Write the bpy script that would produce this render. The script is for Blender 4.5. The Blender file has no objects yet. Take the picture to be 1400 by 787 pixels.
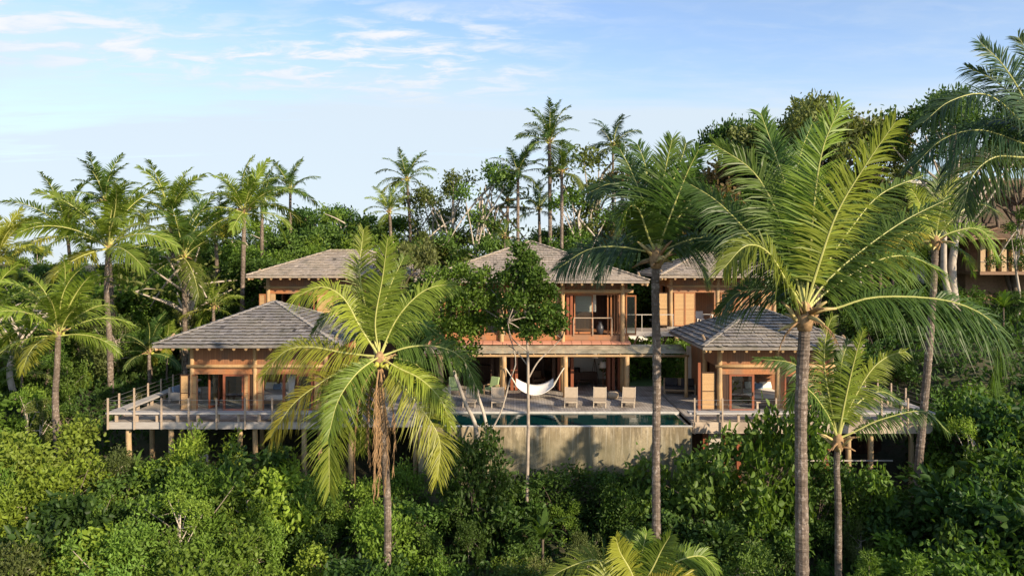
import bpy, math, random
import numpy as np
from mathutils import Vector, Matrix

R = math.radians
scene = bpy.context.scene
C = scene.collection
H = 8.28                                   # eye height above the pool deck; the camera looks along +Y

# ------------------------------------------------------------------ camera, sky, sun, exposure
cam_d = bpy.data.cameras.new('camera'); cam = bpy.data.objects.new('camera', cam_d); C.objects.link(cam)
cam.location = (0, 0, H); cam.rotation_euler = (R(90), 0, 0)
cam_d.sensor_width = 36; cam_d.lens = 36 * 1000 / 1400; cam_d.shift_y = -43.5 / 1400
cam_d.clip_start = .5; cam_d.clip_end = 8000
scene.camera = cam

SUN_EL, SUN_AZ = R(23), R(46)              # azimuth measured from behind the camera towards the right
sdir = Vector((math.cos(SUN_EL) * math.sin(SUN_AZ), -math.cos(SUN_EL) * math.cos(SUN_AZ), math.sin(SUN_EL)))
sl = bpy.data.lights.new('sun', 'SUN'); so = bpy.data.objects.new('sun', sl); C.objects.link(so)
sl.energy = 4.6; sl.angle = R(.6); sl.color = (1, .83, .62)
so.rotation_euler = sdir.to_track_quat('Z', 'Y').to_euler(); so.location = (30, -30, 40)

W = bpy.data.worlds.new('World'); scene.world = W; W.use_nodes = True
def build_world():
    nt = W.node_tree; nt.nodes.clear(); N = nt.nodes.new; L = nt.links.new
    out = N('ShaderNodeOutputWorld'); bg = N('ShaderNodeBackground'); L(bg.outputs[0], out.inputs[0])
    sky = N('ShaderNodeTexSky'); sky.sky_type = 'NISHITA'; sky.sun_disc = False
    sky.sun_elevation = SUN_EL; sky.sun_rotation = math.atan2(sdir.x, sdir.y)
    sky.air_density = 1.0; sky.dust_density = .6; sky.ozone_density = 1.3; sky.altitude = 50
    tc = N('ShaderNodeTexCoord'); sep = N('ShaderNodeSeparateXYZ'); L(tc.outputs['Generated'], sep.inputs[0])
    zz = N('ShaderNodeMath'); zz.operation = 'MAXIMUM'; L(sep.outputs[2], zz.inputs[0]); zz.inputs[1].default_value = 0
    za = N('ShaderNodeMath'); za.operation = 'ADD'; L(zz.outputs[0], za.inputs[0]); za.inputs[1].default_value = .10
    dx = N('ShaderNodeMath'); dx.operation = 'DIVIDE'; L(sep.outputs[0], dx.inputs[0]); L(za.outputs[0], dx.inputs[1])
    dy = N('ShaderNodeMath'); dy.operation = 'DIVIDE'; L(sep.outputs[1], dy.inputs[0]); L(za.outputs[0], dy.inputs[1])
    cb = N('ShaderNodeCombineXYZ'); L(dx.outputs[0], cb.inputs[0]); L(dy.outputs[0], cb.inputs[1])
    def noise(scale, detail, rough, off, sx=1, sy=1, dist=0):
        m = N('ShaderNodeMapping'); L(cb.outputs[0], m.inputs[0]); m.inputs['Location'].default_value = off
        m.inputs['Scale'].default_value = (sx, sy, 1)
        n = N('ShaderNodeTexNoise'); n.inputs['Scale'].default_value = scale; n.inputs['Detail'].default_value = detail
        n.inputs['Roughness'].default_value = rough; n.inputs['Distortion'].default_value = dist
        L(m.outputs[0], n.inputs['Vector']); return n.outputs[0]
    def ramp(sock, a, b, va=0., vb=1.):
        r = N('ShaderNodeMapRange'); r.interpolation_type = 'SMOOTHSTEP'; L(sock, r.inputs[0])
        r.inputs[1].default_value = a; r.inputs[2].default_value = b; r.inputs[3].default_value = va; r.inputs[4].default_value = vb
        return r.outputs[0]
    def mul(a, b, op='MULTIPLY'):
        m = N('ShaderNodeMath'); m.operation = op; m.use_clamp = True
        for i, v in enumerate((a, b)):
            if isinstance(v, (int, float)): m.inputs[i].default_value = v
            else: L(v, m.inputs[i])
        return m.outputs[0]
    # small puffy clouds high on the left, thin veils lower down
    puff = ramp(noise(7.0, 8, .60, (3.1, .4, 0), .7, 1.25, .45), .42, .68)
    reg = mul(ramp(dx.outputs[0], -.4, .5, 1, .12), ramp(sep.outputs[2], .19, .25))
    reg = mul(reg, ramp(noise(.9, 2, .5, (7, 2, 0)), .28, .50))
    puff = mul(mul(puff, reg), .85)
    veil = ramp(noise(.55, 6, .6, (1.3, 5.2, 0), .35, 1.5, .5), .36, .62)
    veil = mul(mul(veil, ramp(sep.outputs[2], .42, .12)), .72)
    low = ramp(sep.outputs[2], .36, .04, 0, .88)
    low = mul(low, ramp(dx.outputs[0], -1.6, 2.2, 1., .6))
    wisp = mul(mul(ramp(noise(1.5, 8, .65, (9, 3, 0), .5, 1.8, .6), .5, .8), ramp(sep.outputs[2], .05, .2)), .45)
    tot = mul(mul(puff, veil, 'ADD'), mul(low, wisp, 'ADD'), 'ADD')
    tot = mul(tot, .93)
    tint = N('ShaderNodeMix'); tint.data_type = 'RGBA'; tint.blend_type = 'MULTIPLY'; tint.inputs[0].default_value = 1
    L(sky.outputs[0], tint.inputs[6]); tint.inputs[7].default_value = (.84, .90, 1.04, 1)
    cc = N('ShaderNodeMix'); cc.data_type = 'RGBA'; L(puff, cc.inputs[0]); cc.inputs[6].default_value = (3.15, 3.60, 3.98, 1); cc.inputs[7].default_value = (4.30, 4.22, 4.22, 1)
    mix = N('ShaderNodeMix'); mix.data_type = 'RGBA'; L(tot, mix.inputs[0]); L(tint.outputs[2], mix.inputs[6])
    L(cc.outputs[2], mix.inputs[7])
    L(mix.outputs[2], bg.inputs[0]); bg.inputs[1].default_value = .135
build_world()
vs = scene.view_settings
vs.view_transform = 'Standard'; vs.look = 'None'; vs.gamma = 1; vs.use_curve_mapping = False; vs.exposure = .80
scene.cycles.max_bounces = 6; scene.cycles.diffuse_bounces = 4; scene.cycles.glossy_bounces = 3
scene.cycles.transmission_bounces = 4; scene.cycles.transparent_max_bounces = 8
scene.cycles.use_denoising = True

def P(px, py, d):                          # world point seen at a photo pixel when it stands d metres away
    return Vector(((px - 700) * d / 1000, d, H - (py - 350) * d / 1000))
def X(px, d): return (px - 700) * d / 1000
def Z(py, d): return H - (py - 350) * d / 1000

# ------------------------------------------------------------------ materials
MATS = {}
def mat(name, build):
    m = bpy.data.materials.new(name); m.use_nodes = True
    nt = m.node_tree; b = nt.nodes['Principled BSDF']
    build(nt, b, nt.nodes.new, nt.links.new); MATS[name] = m; return m
def rgba(c): return (c[0], c[1], c[2], 1)
def mixc(N, L, fac, a, b, mode='MIX'):
    m = N('ShaderNodeMix'); m.data_type = 'RGBA'; m.blend_type = mode
    if isinstance(fac, (int, float)): m.inputs[0].default_value = fac
    else: L(fac, m.inputs[0])
    for i, v in ((6, a), (7, b)):
        if isinstance(v, (tuple, list)): m.inputs[i].default_value = rgba(v)
        else: L(v, m.inputs[i])
    return m.outputs[2]
def maprange(N, L, s, a, b, c=0., d=1.):
    r = N('ShaderNodeMapRange'); L(s, r.inputs[0])
    for i, v in enumerate((a, b, c, d)): r.inputs[i + 1].default_value = v
    return r.outputs[0]
def math_(N, L, op, a, b=None):
    m = N('ShaderNodeMath'); m.operation = op
    for i, v in enumerate((a, b)):
        if v is None: continue
        if isinstance(v, (int, float)): m.inputs[i].default_value = v
        else: L(v, m.inputs[i])
    return m.outputs[0]
def nz(N, L, scale, detail=4, rough=.6, sc=(1, 1, 1), coord='Object'):
    t = N('ShaderNodeTexCoord'); m = N('ShaderNodeMapping'); m.inputs['Scale'].default_value = sc
    L(t.outputs[coord], m.inputs[0]); n = N('ShaderNodeTexNoise'); L(m.outputs[0], n.inputs['Vector'])
    n.inputs['Scale'].default_value = scale; n.inputs['Detail'].default_value = detail; n.inputs['Roughness'].default_value = rough
    return n.outputs[0]
def bump(N, L, b, h, strength, dist=.02):
    bp = N('ShaderNodeBump'); bp.inputs['Strength'].default_value = strength; bp.inputs['Distance'].default_value = dist
    L(h, bp.inputs['Height']); L(bp.outputs[0], b.inputs['Normal'])

def wood(name, ca, cb, plank=None, width=.12, grain=(1, 1, 1), rough=.6, gap=.35, wear=None):
    """planks set side by side along axis `plank` (0, 1 or 2), each board its own tone, grain stretched by `grain`"""
    def f(nt, b, N, L):
        g = nz(N, L, 6, 5, .6, grain)
        fac = maprange(N, L, g, .3, .7)
        if plank is not None:
            t = N('ShaderNodeTexCoord'); s = N('ShaderNodeSeparateXYZ'); L(t.outputs['Object'], s.inputs[0])
            q = math_(N, L, 'DIVIDE', s.outputs[plank], width)
            fl = math_(N, L, 'FLOOR', q); fr = math_(N, L, 'FRACT', q)
            w = N('ShaderNodeTexWhiteNoise'); w.noise_dimensions = '1D'; L(fl, w.inputs['W'])
            fac = math_(N, L, 'ADD', math_(N, L, 'MULTIPLY', fac, .5), math_(N, L, 'MULTIPLY', w.outputs[0], .5))
        col = mixc(N, L, fac, ca, cb)
        if wear:
            big = nz(N, L, .7, 4, .65, (1, 1, 1)); col = mixc(N, L, maprange(N, L, big, .47, .60, 0, .75), col, wear)
        if plank is not None:
            edge = math_(N, L, 'LESS_THAN', fr, .09)
            col = mixc(N, L, math_(N, L, 'MULTIPLY', edge, 1 - gap), col, (ca[0] * .15, ca[1] * .15, ca[2] * .15))
            bump(N, L, b, math_(N, L, 'SUBTRACT', g, math_(N, L, 'MULTIPLY', edge, 2.0)), .5, .02)
        else:
            bump(N, L, b, g, .3, .01)
        L(col, b.inputs['Base Color']); b.inputs['Roughness'].default_value = rough
        b.inputs['Specular IOR Level'].default_value = .3
    return mat(name, f)

wood('cedar_siding', (.35, .160, .070), (.25, .105, .048), 0, .14, (3, 3, .25), .5, .35, (.20, .12, .075))
wood('cedar_siding_side', (.35, .160, .070), (.25, .105, .048), 1, .14, (3, 3, .25), .5, .35, (.20, .12, .075))
wood('cedar_frame', (.43, .185, .075), (.31, .125, .05), None, 0, (4, 4, .4), .5, .35, (.24, .15, .09))
wood('red_frame', (.30, .10, .048), (.20, .065, .032), None, 0, (4, 4, .4), .45)
wood('honey_log', (.52, .34, .165), (.37, .225, .10), None, 0, (4, 4, .5), .5, .35, (.30, .21, .12))
wood('bamboo_shutter', (.56, .36, .17), (.42, .25, .11), 2, .055, (1, 1, 4), .6, .45)
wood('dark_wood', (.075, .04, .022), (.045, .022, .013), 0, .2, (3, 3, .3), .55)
wood('grey_deck', (.44, .39, .325), (.26, .225, .19), 0, .16, (5, .35, 1), .7, .12, (.16, .135, .11))
wood('grey_bench', (.46, .43, .40), (.34, .315, .29), 1, .15, (.4, 5, 5), .7)
wood('grey_bench_side', (.46, .43, .40), (.34, .315, .29), 0, .15, (5, .4, 5), .7)
wood('beige_fascia', (.55, .45, .34), (.40, .32, .235), None, 0, (.3, 3, 4), .7, .35, (.25, .19, .14))
wood('grey_fascia', (.42, .385, .345), (.30, .27, .24), None, 0, (.3, 3, 5), .7)
wood('stilt_log', (.50, .36, .20), (.34, .23, .12), None, 0, (3, 3, .5), .7)
wood('rail_wood', (.46, .36, .26), (.34, .255, .18), None, 0, (4, 4, .5), .65)
wood('teak', (.40, .27, .16), (.30, .19, .105), None, 0, (3, 3, 3), .55)
wood('pink_roof', (.56, .27, .17), (.44, .20, .125), 0, .6, (1, 1, 1), .6)

def f_shingle(nt, b, N, L):
    a = N('ShaderNodeAttribute'); a.attribute_name = 'rnd'
    r = N('ShaderNodeValToRGB'); L(a.outputs['Fac'], r.inputs[0]); e = r.color_ramp.elements
    e[0].position = 0; e[0].color = (.055, .048, .045, 1); e[1].position = 1; e[1].color = (.46, .405, .345, 1)
    for p, c in ((.05, (.14, .125, .115)), (.30, (.29, .26, .235)), (.65, (.37, .33, .285))):
        x = e.new(p); x.color = rgba(c)
    g = nz(N, L, 9, 5, .65); big = nz(N, L, .45, 4, .6)
    col = mixc(N, L, maprange(N, L, g, .35, .75, 0, .40), r.outputs[0], (.15, .13, .115))
    col = mixc(N, L, maprange(N, L, big, .50, .60, 0, .45), col, (.42, .36, .28))
    oi = N('ShaderNodeObjectInfo'); col = mixc(N, L, 1., col, oi.outputs['Color'], 'MULTIPLY')
    moss = nz(N, L, 1.3, 6, .7); col = mixc(N, L, maprange(N, L, moss, .50, .62, 0, .45), col, (.13, .125, .085))
    L(col, b.inputs['Base Color']); b.inputs['Roughness'].default_value = .75; bump(N, L, b, g, .5, .02)
    b.inputs['Specular IOR Level'].default_value = .25
mat('shingle', f_shingle)

def f_concrete(nt, b, N, L):
    st = nz(N, L, 1.0, 8, .75, (1.7, 1, .26)); bl = nz(N, L, .55, 6, .62); fine = nz(N, L, 9, 6, .7)
    st2 = nz(N, L, 3.2, 5, .6, (2.2, 1, .10))
    col = mixc(N, L, maprange(N, L, bl, .44, .56), (.27, .205, .115), (.52, .42, .27))
    col = mixc(N, L, maprange(N, L, st, .45, .53, 0, .75), col, (.13, .10, .058))
    col = mixc(N, L, maprange(N, L, st2, .54, .63, 0, .5), col, (.55, .49, .38))
    col = mixc(N, L, maprange(N, L, fine, .48, .62, 0, .35), col, (.18, .15, .10))
    # damp darker band creeping up from the ground and down from the overflow lip
    t = N('ShaderNodeTexCoord'); s = N('ShaderNodeSeparateXYZ'); L(t.outputs['Object'], s.inputs[0])
    h = math_(N, L, 'ADD', s.outputs[2], math_(N, L, 'MULTIPLY', st, 1.1))
    col = mixc(N, L, maprange(N, L, h, .45, -.7, 0, .6), col, (.16, .15, .085))
    L(col, b.inputs['Base Color']); b.inputs['Roughness'].default_value = .85; bump(N, L, b, fine, .4, .03)
mat('concrete', f_concrete)

def flat(name, c, rough=.6, var=.12, spec=.3, metal=0, scale=5):
    def f(nt, b, N, L):
        n = nz(N, L, scale, 5, .6)
        L(mixc(N, L, maprange(N, L, n, .3, .7), tuple(x * (1 - var) for x in c), tuple(min(1, x * (1 + var)) for x in c)), b.inputs['Base Color'])
        b.inputs['Roughness'].default_value = rough; b.inputs['Specular IOR Level'].default_value = spec; b.inputs['Metallic'].default_value = metal
    return mat(name, f)
flat('plaster', (.72, .68, .60), .8, .06); flat('stone_lip', (.50, .48, .43), .6, .15)
flat('cream_cloth', (.74, .69, .58), .85, .05); flat('white_cloth', (.82, .76, .67), .85, .04)
flat('beige_sling', (.40, .315, .215), .8, .07); flat('lounger_frame', (.50, .41, .30), .6, .1)
flat('green_cloth', (.34, .44, .20), .85, .08); flat('dark_cloth', (.05, .045, .045), .85, .2)
flat('brown_cloth', (.16, .10, .06), .85, .2); flat('blue_cloth', (.22, .30, .42), .85, .1)
flat('rope', (.62, .55, .42), .8, .1); flat('steel_cable', (.35, .34, .33), .4, .1, .5, .6)
flat('dark_ceramic', (.045, .045, .05), .35, .2); flat('lamp_metal', (.10, .07, .05), .4, .2)
flat('bare_bark', (.34, .28, .22), .85, .3, .2, 0, 3); flat('brown_bark', (.13, .10, .075), .9, .3, .2, 0, 4)
flat('pale_bark', (.42, .36, .29), .85, .25, .2, 0, 3); flat('coconut_husk', (.36, .36, .06), .5, .25)
flat('dead_leaf', (.27, .165, .08), .9, .35); flat('petiole', (.46, .36, .15), .6, .25); flat('fibre', (.30, .19, .095), .95, .4, .2, 0, 9)
flat('rachis', (.42, .42, .13), .5, .12); flat('metal_rail', (.45, .40, .33), .5, .1)
flat('ochre_wall', (.46, .41, .34), .8, .1); flat('terra', (.22, .135, .08), .75, .2)

def f_glass(nt, b, N, L):
    nt.nodes.remove(b); out = nt.nodes['Material Output']
    t = N('ShaderNodeBsdfTransparent'); t.inputs[0].default_value = (.62, .70, .68, 1)
    g = N('ShaderNodeBsdfGlossy'); g.inputs['Roughness'].default_value = .03; g.inputs[0].default_value = (.9, .95, 1, 1)
    fr = N('ShaderNodeFresnel'); fr.inputs[0].default_value = 1.6
    m = N('ShaderNodeMixShader'); L(maprange(N, L, fr.outputs[0], 0, 1, .10, 1), m.inputs[0])
    L(t.outputs[0], m.inputs[1]); L(g.outputs[0], m.inputs[2]); L(m.outputs[0], out.inputs[0])
mat('glass', f_glass)
def f_canopy(nt, b, N, L):
    nt.nodes.remove(b); out = nt.nodes['Material Output']
    t = N('ShaderNodeBsdfTransparent'); t.inputs[0].default_value = (.55, .66, .62, 1)
    d = N('ShaderNodeBsdfDiffuse'); d.inputs[0].default_value = (.55, .49, .34, 1)
    g = N('ShaderNodeBsdfGlossy'); g.inputs['Roughness'].default_value = .06
    m = N('ShaderNodeMixShader'); L(maprange(N, L, nz(N, L, 1.6, 4, .6), .35, .65, .45, .85), m.inputs[0]); L(t.outputs[0], m.inputs[1]); L(d.outputs[0], m.inputs[2])
    fr = N('ShaderNodeFresnel'); fr.inputs[0].default_value = 1.5
    m2 = N('ShaderNodeMixShader'); L(fr.outputs[0], m2.inputs[0]); L(m.outputs[0], m2.inputs[1]); L(g.outputs[0], m2.inputs[2]); L(m2.outputs[0], out.inputs[0])
mat('canopy_glass', f_canopy)
def f_water(nt, b, N, L):
    b.inputs['Base Color'].default_value = (.004, .030, .028, 1); b.inputs['Roughness'].default_value = .02
    b.inputs['IOR'].default_value = 1.33; n = nz(N, L, 2.2, 3, .5, (1, 2.5, 1)); bump(N, L, b, n, .05, .05)
mat('pool_water', f_water)

def f_leaf(nt, b, N, L, trans=.34, rough=.48, spec=.22):
    out = nt.nodes['Material Output']
    oi = N('ShaderNodeObjectInfo'); a = N('ShaderNodeAttribute'); a.attribute_name = 'rnd'
    f1 = maprange(N, L, a.outputs['Fac'], 0, 1, .55, 1.5)
    f2 = maprange(N, L, oi.outputs['Random'], 0, 1, .82, 1.2)
    col = mixc(N, L, 1., oi.outputs['Color'], math_(N, L, 'MULTIPLY', f1, f2), 'MULTIPLY')
    # youngest leaves turn yellower
    col = mixc(N, L, maprange(N, L, a.outputs['Fac'], .72, 1.0, 0, .30), col, (.18, .23, .035))
    L(col, b.inputs['Base Color']); b.inputs['Roughness'].default_value = rough; b.inputs['Specular IOR Level'].default_value = spec
    t = N('ShaderNodeBsdfTranslucent'); L(mixc(N, L, 1., col, (1.5, 1.5, .6), 'MULTIPLY'), t.inputs[0])
    m = N('ShaderNodeMixShader'); m.inputs[0].default_value = trans
    L(b.outputs[0], m.inputs[1]); L(t.outputs[0], m.inputs[2]); L(m.outputs[0], out.inputs[0])
mat('leaf', f_leaf)
mat('palm_leaf', lambda nt, b, N, L: f_leaf(nt, b, N, L, .40, .42, .3))

def f_palmbark(nt, b, N, L):
    r = nz(N, L, 2.4, 4, .7, (.5, .5, 5)); g = nz(N, L, 12, 5, .7, (1, 1, .6)); big = nz(N, L, .6, 3, .5)
    col = mixc(N, L, maprange(N, L, r, .35, .65), (.095, .07, .055), (.22, .17, .125))
    col = mixc(N, L, maprange(N, L, g, .53, .62, 0, .75), col, (.44, .37, .31))
    col = mixc(N, L, maprange(N, L, big, .45, .58, 0, .6), col, (.085, .066, .05))
    L(col, b.inputs['Base Color']); b.inputs['Roughness'].default_value = .85; bump(N, L, b, r, .8, .04)
    b.inputs['Specular IOR Level'].default_value = .2
mat('palm_bark', f_palmbark)
def f_soil(nt, b, N, L):
    n = nz(N, L, .8, 8, .7); c = mixc(N, L, maprange(N, L, n, .35, .65), (.035, .045, .015), (.07, .055, .03))
    L(c, b.inputs['Base Color']); b.inputs['Roughness'].default_value = .95; bump(N, L, b, n, .8, .2)
mat('soil', f_soil)
def f_lawn(nt, b, N, L):
    n = nz(N, L, 5, 8, .7); c = mixc(N, L, maprange(N, L, n, .35, .65), (.045, .10, .018), (.08, .14, .03))
    L(c, b.inputs['Base Color']); b.inputs['Roughness'].default_value = .9; bump(N, L, b, n, .8, .05)
mat('lawn', f_lawn)

# ------------------------------------------------------------------ builders
WL = {}
def wl(o): return WL.get(o.name, Vector((0, 0, 0))) if o else Vector((0, 0, 0))
def thing(name, label, cat, loc=(0, 0, 0), group=None):
    o = bpy.data.objects.new(name, None); C.objects.link(o); o.location = loc; WL[o.name] = Vector(loc)
    o.empty_display_size = .3; o['label'] = label; o['category'] = cat
    if group: o['group'] = group
    return o
def tag(o, label, cat, group=None, kind=None):
    if kind: o['kind'] = kind
    if label: o['label'] = label
    if cat: o['category'] = cat
    if group: o['group'] = group
    return o
def copy_tree(o, parent=None):
    c = o.copy(); C.objects.link(c)
    if parent: c.parent = parent
    for ch in list(o.children): copy_tree(ch, c)
    return c

def cr(pts, n):
    """Catmull-Rom through pts, n samples"""
    pts = [Vector(p) for p in pts]; q = [pts[0] * 2 - pts[1]] + pts + [pts[-1] * 2 - pts[-2]]
    out = []; m = len(pts) - 1
    for i in range(n):
        t = i / (n - 1) * m; k = min(int(t), m - 1); t -= k
        a, b, c, d = q[k:k + 4]
        out.append(.5 * ((2 * b) + (c - a) * t + (2 * a - 5 * b + 4 * c - d) * t * t + (3 * b - a - 3 * c + d) * t ** 3))
    return out

class MB:
    def __init__(s): s.v = []; s.f = []; s.r = []; s.mi = []
    def add(s, vs, fs, rnd=.5, mi=0):
        o = len(s.v); s.v.extend([tuple(v) for v in vs]); s.f.extend([tuple(i + o for i in f) for f in fs])
        s.r.extend([rnd] * len(fs)); s.mi.extend([mi] * len(fs)); return s
    def box(s, x0, x1, y0, y1, z0, z1, rnd=.5, mi=0):
        v = [(x, y, z) for z in (z0, z1) for y in (y0, y1) for x in (x0, x1)]
        return s.add(v, [(0, 2, 3, 1), (4, 5, 7, 6), (0, 1, 5, 4), (2, 6, 7, 3), (0, 4, 6, 2), (1, 3, 7, 5)], rnd, mi)
    def bar(s, p0, p1, w, h, rnd=.5, mi=0, up=(0, 0, 1)):
        p0, p1 = Vector(p0), Vector(p1); t = (p1 - p0).normalized(); u = Vector(up)
        sd = t.cross(u)
        if sd.length < 1e-4: sd = Vector((1, 0, 0))
        sd.normalize(); u = sd.cross(t); v = []
        for p in (p0, p1):
            for a, b in ((-1, -1), (1, -1), (1, 1), (-1, 1)): v.append(p + sd * a * w / 2 + u * b * h / 2)
        return s.add(v, [(0, 1, 2, 3), (7, 6, 5, 4), (0, 4, 5, 1), (1, 5, 6, 2), (2, 6, 7, 3), (3, 7, 4, 0)], rnd, mi)
    def tube(s, pts, rad, n=8, rnd=.5, mi=0):
        pts = [Vector(p) for p in pts]; m = len(pts)
        if isinstance(rad, (int, float)): rad = [rad] * m
        v = []; ref = Vector((.31, .95, .05))
        for i, p in enumerate(pts):
            t = (pts[min(i + 1, m - 1)] - pts[max(i - 1, 0)]).normalized()
            a = t.cross(ref)
            if a.length < .05: a = t.cross(Vector((1, 0, 0)))
            a.normalize(); b = t.cross(a)
            for k in range(n):
                th = 2 * math.pi * k / n; v.append(p + (a * math.cos(th) + b * math.sin(th)) * rad[i])
        f = []
        for i in range(m - 1):
            for k in range(n):
                k2 = (k + 1) % n; f.append((i * n + k, i * n + k2, (i + 1) * n + k2, (i + 1) * n + k))
        f.append(tuple(range(n - 1, -1, -1))); f.append(tuple(range((m - 1) * n, m * n)))
        return s.add(v, f, rnd, mi)
    def sphere(s, c, r, n=10, m=7, rnd=.5, mi=0, sc=(1, 1, 1)):
        v = [(c[0], c[1], c[2] + r * sc[2])]; f = []
        for i in range(1, m):
            a = math.pi * i / m
            for k in range(n):
                b = 2 * math.pi * k / n; v.append((c[0] + r * sc[0] * math.sin(a) * math.cos(b), c[1] + r * sc[1] * math.sin(a) * math.sin(b), c[2] + r * sc[2] * math.cos(a)))
        v.append((c[0], c[1], c[2] - r * sc[2])); e = len(v) - 1
        for k in range(n):
            f.append((0, 1 + k, 1 + (k + 1) % n)); f.append((e, 1 + (m - 2) * n + (k + 1) % n, 1 + (m - 2) * n + k))
            for i in range(m - 2):
                a = 1 + i * n + k; b = 1 + i * n + (k + 1) % n; f.append((a, a + n, b + n, b))
        return s.add(v, f, rnd, mi)
    def mesh(s, name, mats, off=Vector((0, 0, 0)), smooth=False):
        me = bpy.data.meshes.new(name)
        me.from_pydata([(v[0] - off.x, v[1] - off.y, v[2] - off.z) for v in s.v], [], s.f); me.update()
        a = me.attributes.new('rnd', 'FLOAT', 'FACE'); a.data.foreach_set('value', np.array(s.r, dtype=np.float32))
        for m in (mats if isinstance(mats, (list, tuple)) else [mats]): me.materials.append(MATS[m])
        if any(s.mi): me.polygons.foreach_set('material_index', np.array(s.mi, dtype=np.int32))
        if smooth: me.polygons.foreach_set('use_smooth', np.ones(len(me.polygons), dtype=bool))
        return me
    def build(s, name, mats, parent=None, loc=None, smooth=False, bevel=0):
        off = Vector(loc) if loc is not None else wl(parent)
        me = s.mesh(name, mats, off, smooth); o = bpy.data.objects.new(name, me); C.objects.link(o)
        if parent: o.parent = parent; WL[o.name] = off
        else: o.location = off; WL[o.name] = off
        if bevel:
            b = o.modifiers.new('bevel', 'BEVEL'); b.width = bevel; b.segments = 2
        return o
def link(name, me, parent=None, loc=(0, 0, 0)):
    o = bpy.data.objects.new(name, me); C.objects.link(o); o.location = loc
    if parent: o.parent = parent
    return o
def box(name, m, parent, *a, bevel=0): return MB().box(*a).build(name, m, parent, bevel=bevel)

# ------------------------------------------------------------------ terrain
KD = [-60, 0, 20, 28, 36, 40, 44, 46, 55, 59, 66, 80, 110, 170, 400, 3200]
KZ = [-14, -11, -7.6, -5.9, -4.3, -2.9, -1.0, -.45, -.45, .2, 2.0, 4.5, 6.5, 6, -6, -60]
def sstep(t): t = np.clip(t, 0, 1); return t * t * (3 - 2 * t)
def ground(x, d):
    x = np.asarray(x, float); d = np.asarray(d, float)
    z = np.interp(d, KD, KZ)
    z = z + 3.6 * sstep((x - 19) / 9) * sstep((d - 29) / 16) * (1 - sstep((d - 120) / 80))
    z = z + .35 * np.sin(x * .31 + d * .17) * sstep((np.abs(x - 0) - 22) / 8) + .4 * np.sin(x * .07) * sstep((d - 60) / 10)
    return z
def gz(x, d): return float(ground(x, d))
def build_ground():
    xs = np.concatenate([[-3000, -1200, -500, -250, -140], np.arange(-100, 101, 2.), [140, 250, 500, 1200, 3000]])
    ds = np.concatenate([[-400, -120, -60, -20], np.arange(0, 121, 1.5), [130, 150, 180, 230, 300, 400, 700, 1300, 3200]])
    v = [(x, d, gz(x, d)) for d in ds for x in xs]; n = len(xs)
    f = [(j * n + i, j * n + i + 1, (j + 1) * n + i + 1, (j + 1) * n + i) for j in range(len(ds) - 1) for i in range(n - 1)]
    tag(MB().add(v, f).build('ground', 'soil', None, smooth=True), None, None, kind='structure')
    m = MB(); m.box(7.4, 10.6, 46.6, 57.0, -.5, -.06)
    tag(m.build('lawn', 'lawn'), None, None, kind='structure')
build_ground()

# ------------------------------------------------------------------ roofs
def roof_face(mb, A, B, Cc, D, rows, rng, wid=.21, th=.10):
    """shingle courses on the plane A-B (eave) to C-D (top, above A and B)"""
    A, B, Cc, D = map(Vector, (A, B, Cc, D)); e = (B - A); Lh = e.length; e.normalize()
    up0 = (Cc - A); n = e.cross(up0).normalized()
    if n.z < 0: n = -n
    s = lambda p: (p - A).dot(e)
    upv = up0 - e * s(Cc)
    for i in range(rows):
        t0 = i / rows; t1 = min(1., (i + 1.25) / rows); tt = (i + 1) / rows
        l0, r0 = s(Cc) * t0, Lh + (s(D) - Lh) * t0
        l1, r1 = s(Cc) * tt, Lh + (s(D) - Lh) * tt
        x = l0 - rng.random() * wid
        rowtone = rng.uniform(-.06, .06)
        while x < r0:
            w = wid * rng.uniform(.7, 1.35); a, b = max(x, l0), min(x + w - .012, r0); x += w
            if b - a < .03: continue
            a2, b2 = min(max(a, l1), r1), max(min(b, r1), l1)
            if b2 < a2: a2 = b2 = (a2 + b2) / 2
            jt = rng.uniform(-.10, .10) / rows if rng.random() < .25 else rng.uniform(-.02, .02) / rows
            hh = th * rng.uniform(.8, 1.3)
            rnd = min(1, max(0, rng.gauss(.55, .13) + rowtone))
            if rng.random() < .012: rnd = rng.uniform(0, .05)
            p = lambda xx, t, h: A + e * xx + upv * t + n * h
            v = [p(a, t0 + jt, hh), p(b, t0 + jt, hh), p(b2, t1, .012), p(a2, t1, .012), p(a, t0 + jt + .22 / rows, hh * .30), p(b, t0 + jt + .22 / rows, hh * .30), p(a2, t1, .004), p(b2, t1, .004)]
            mb.add(v, [(0, 1, 2, 3), (4, 5, 1, 0), (6, 7, 5, 4)], rnd)
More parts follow.
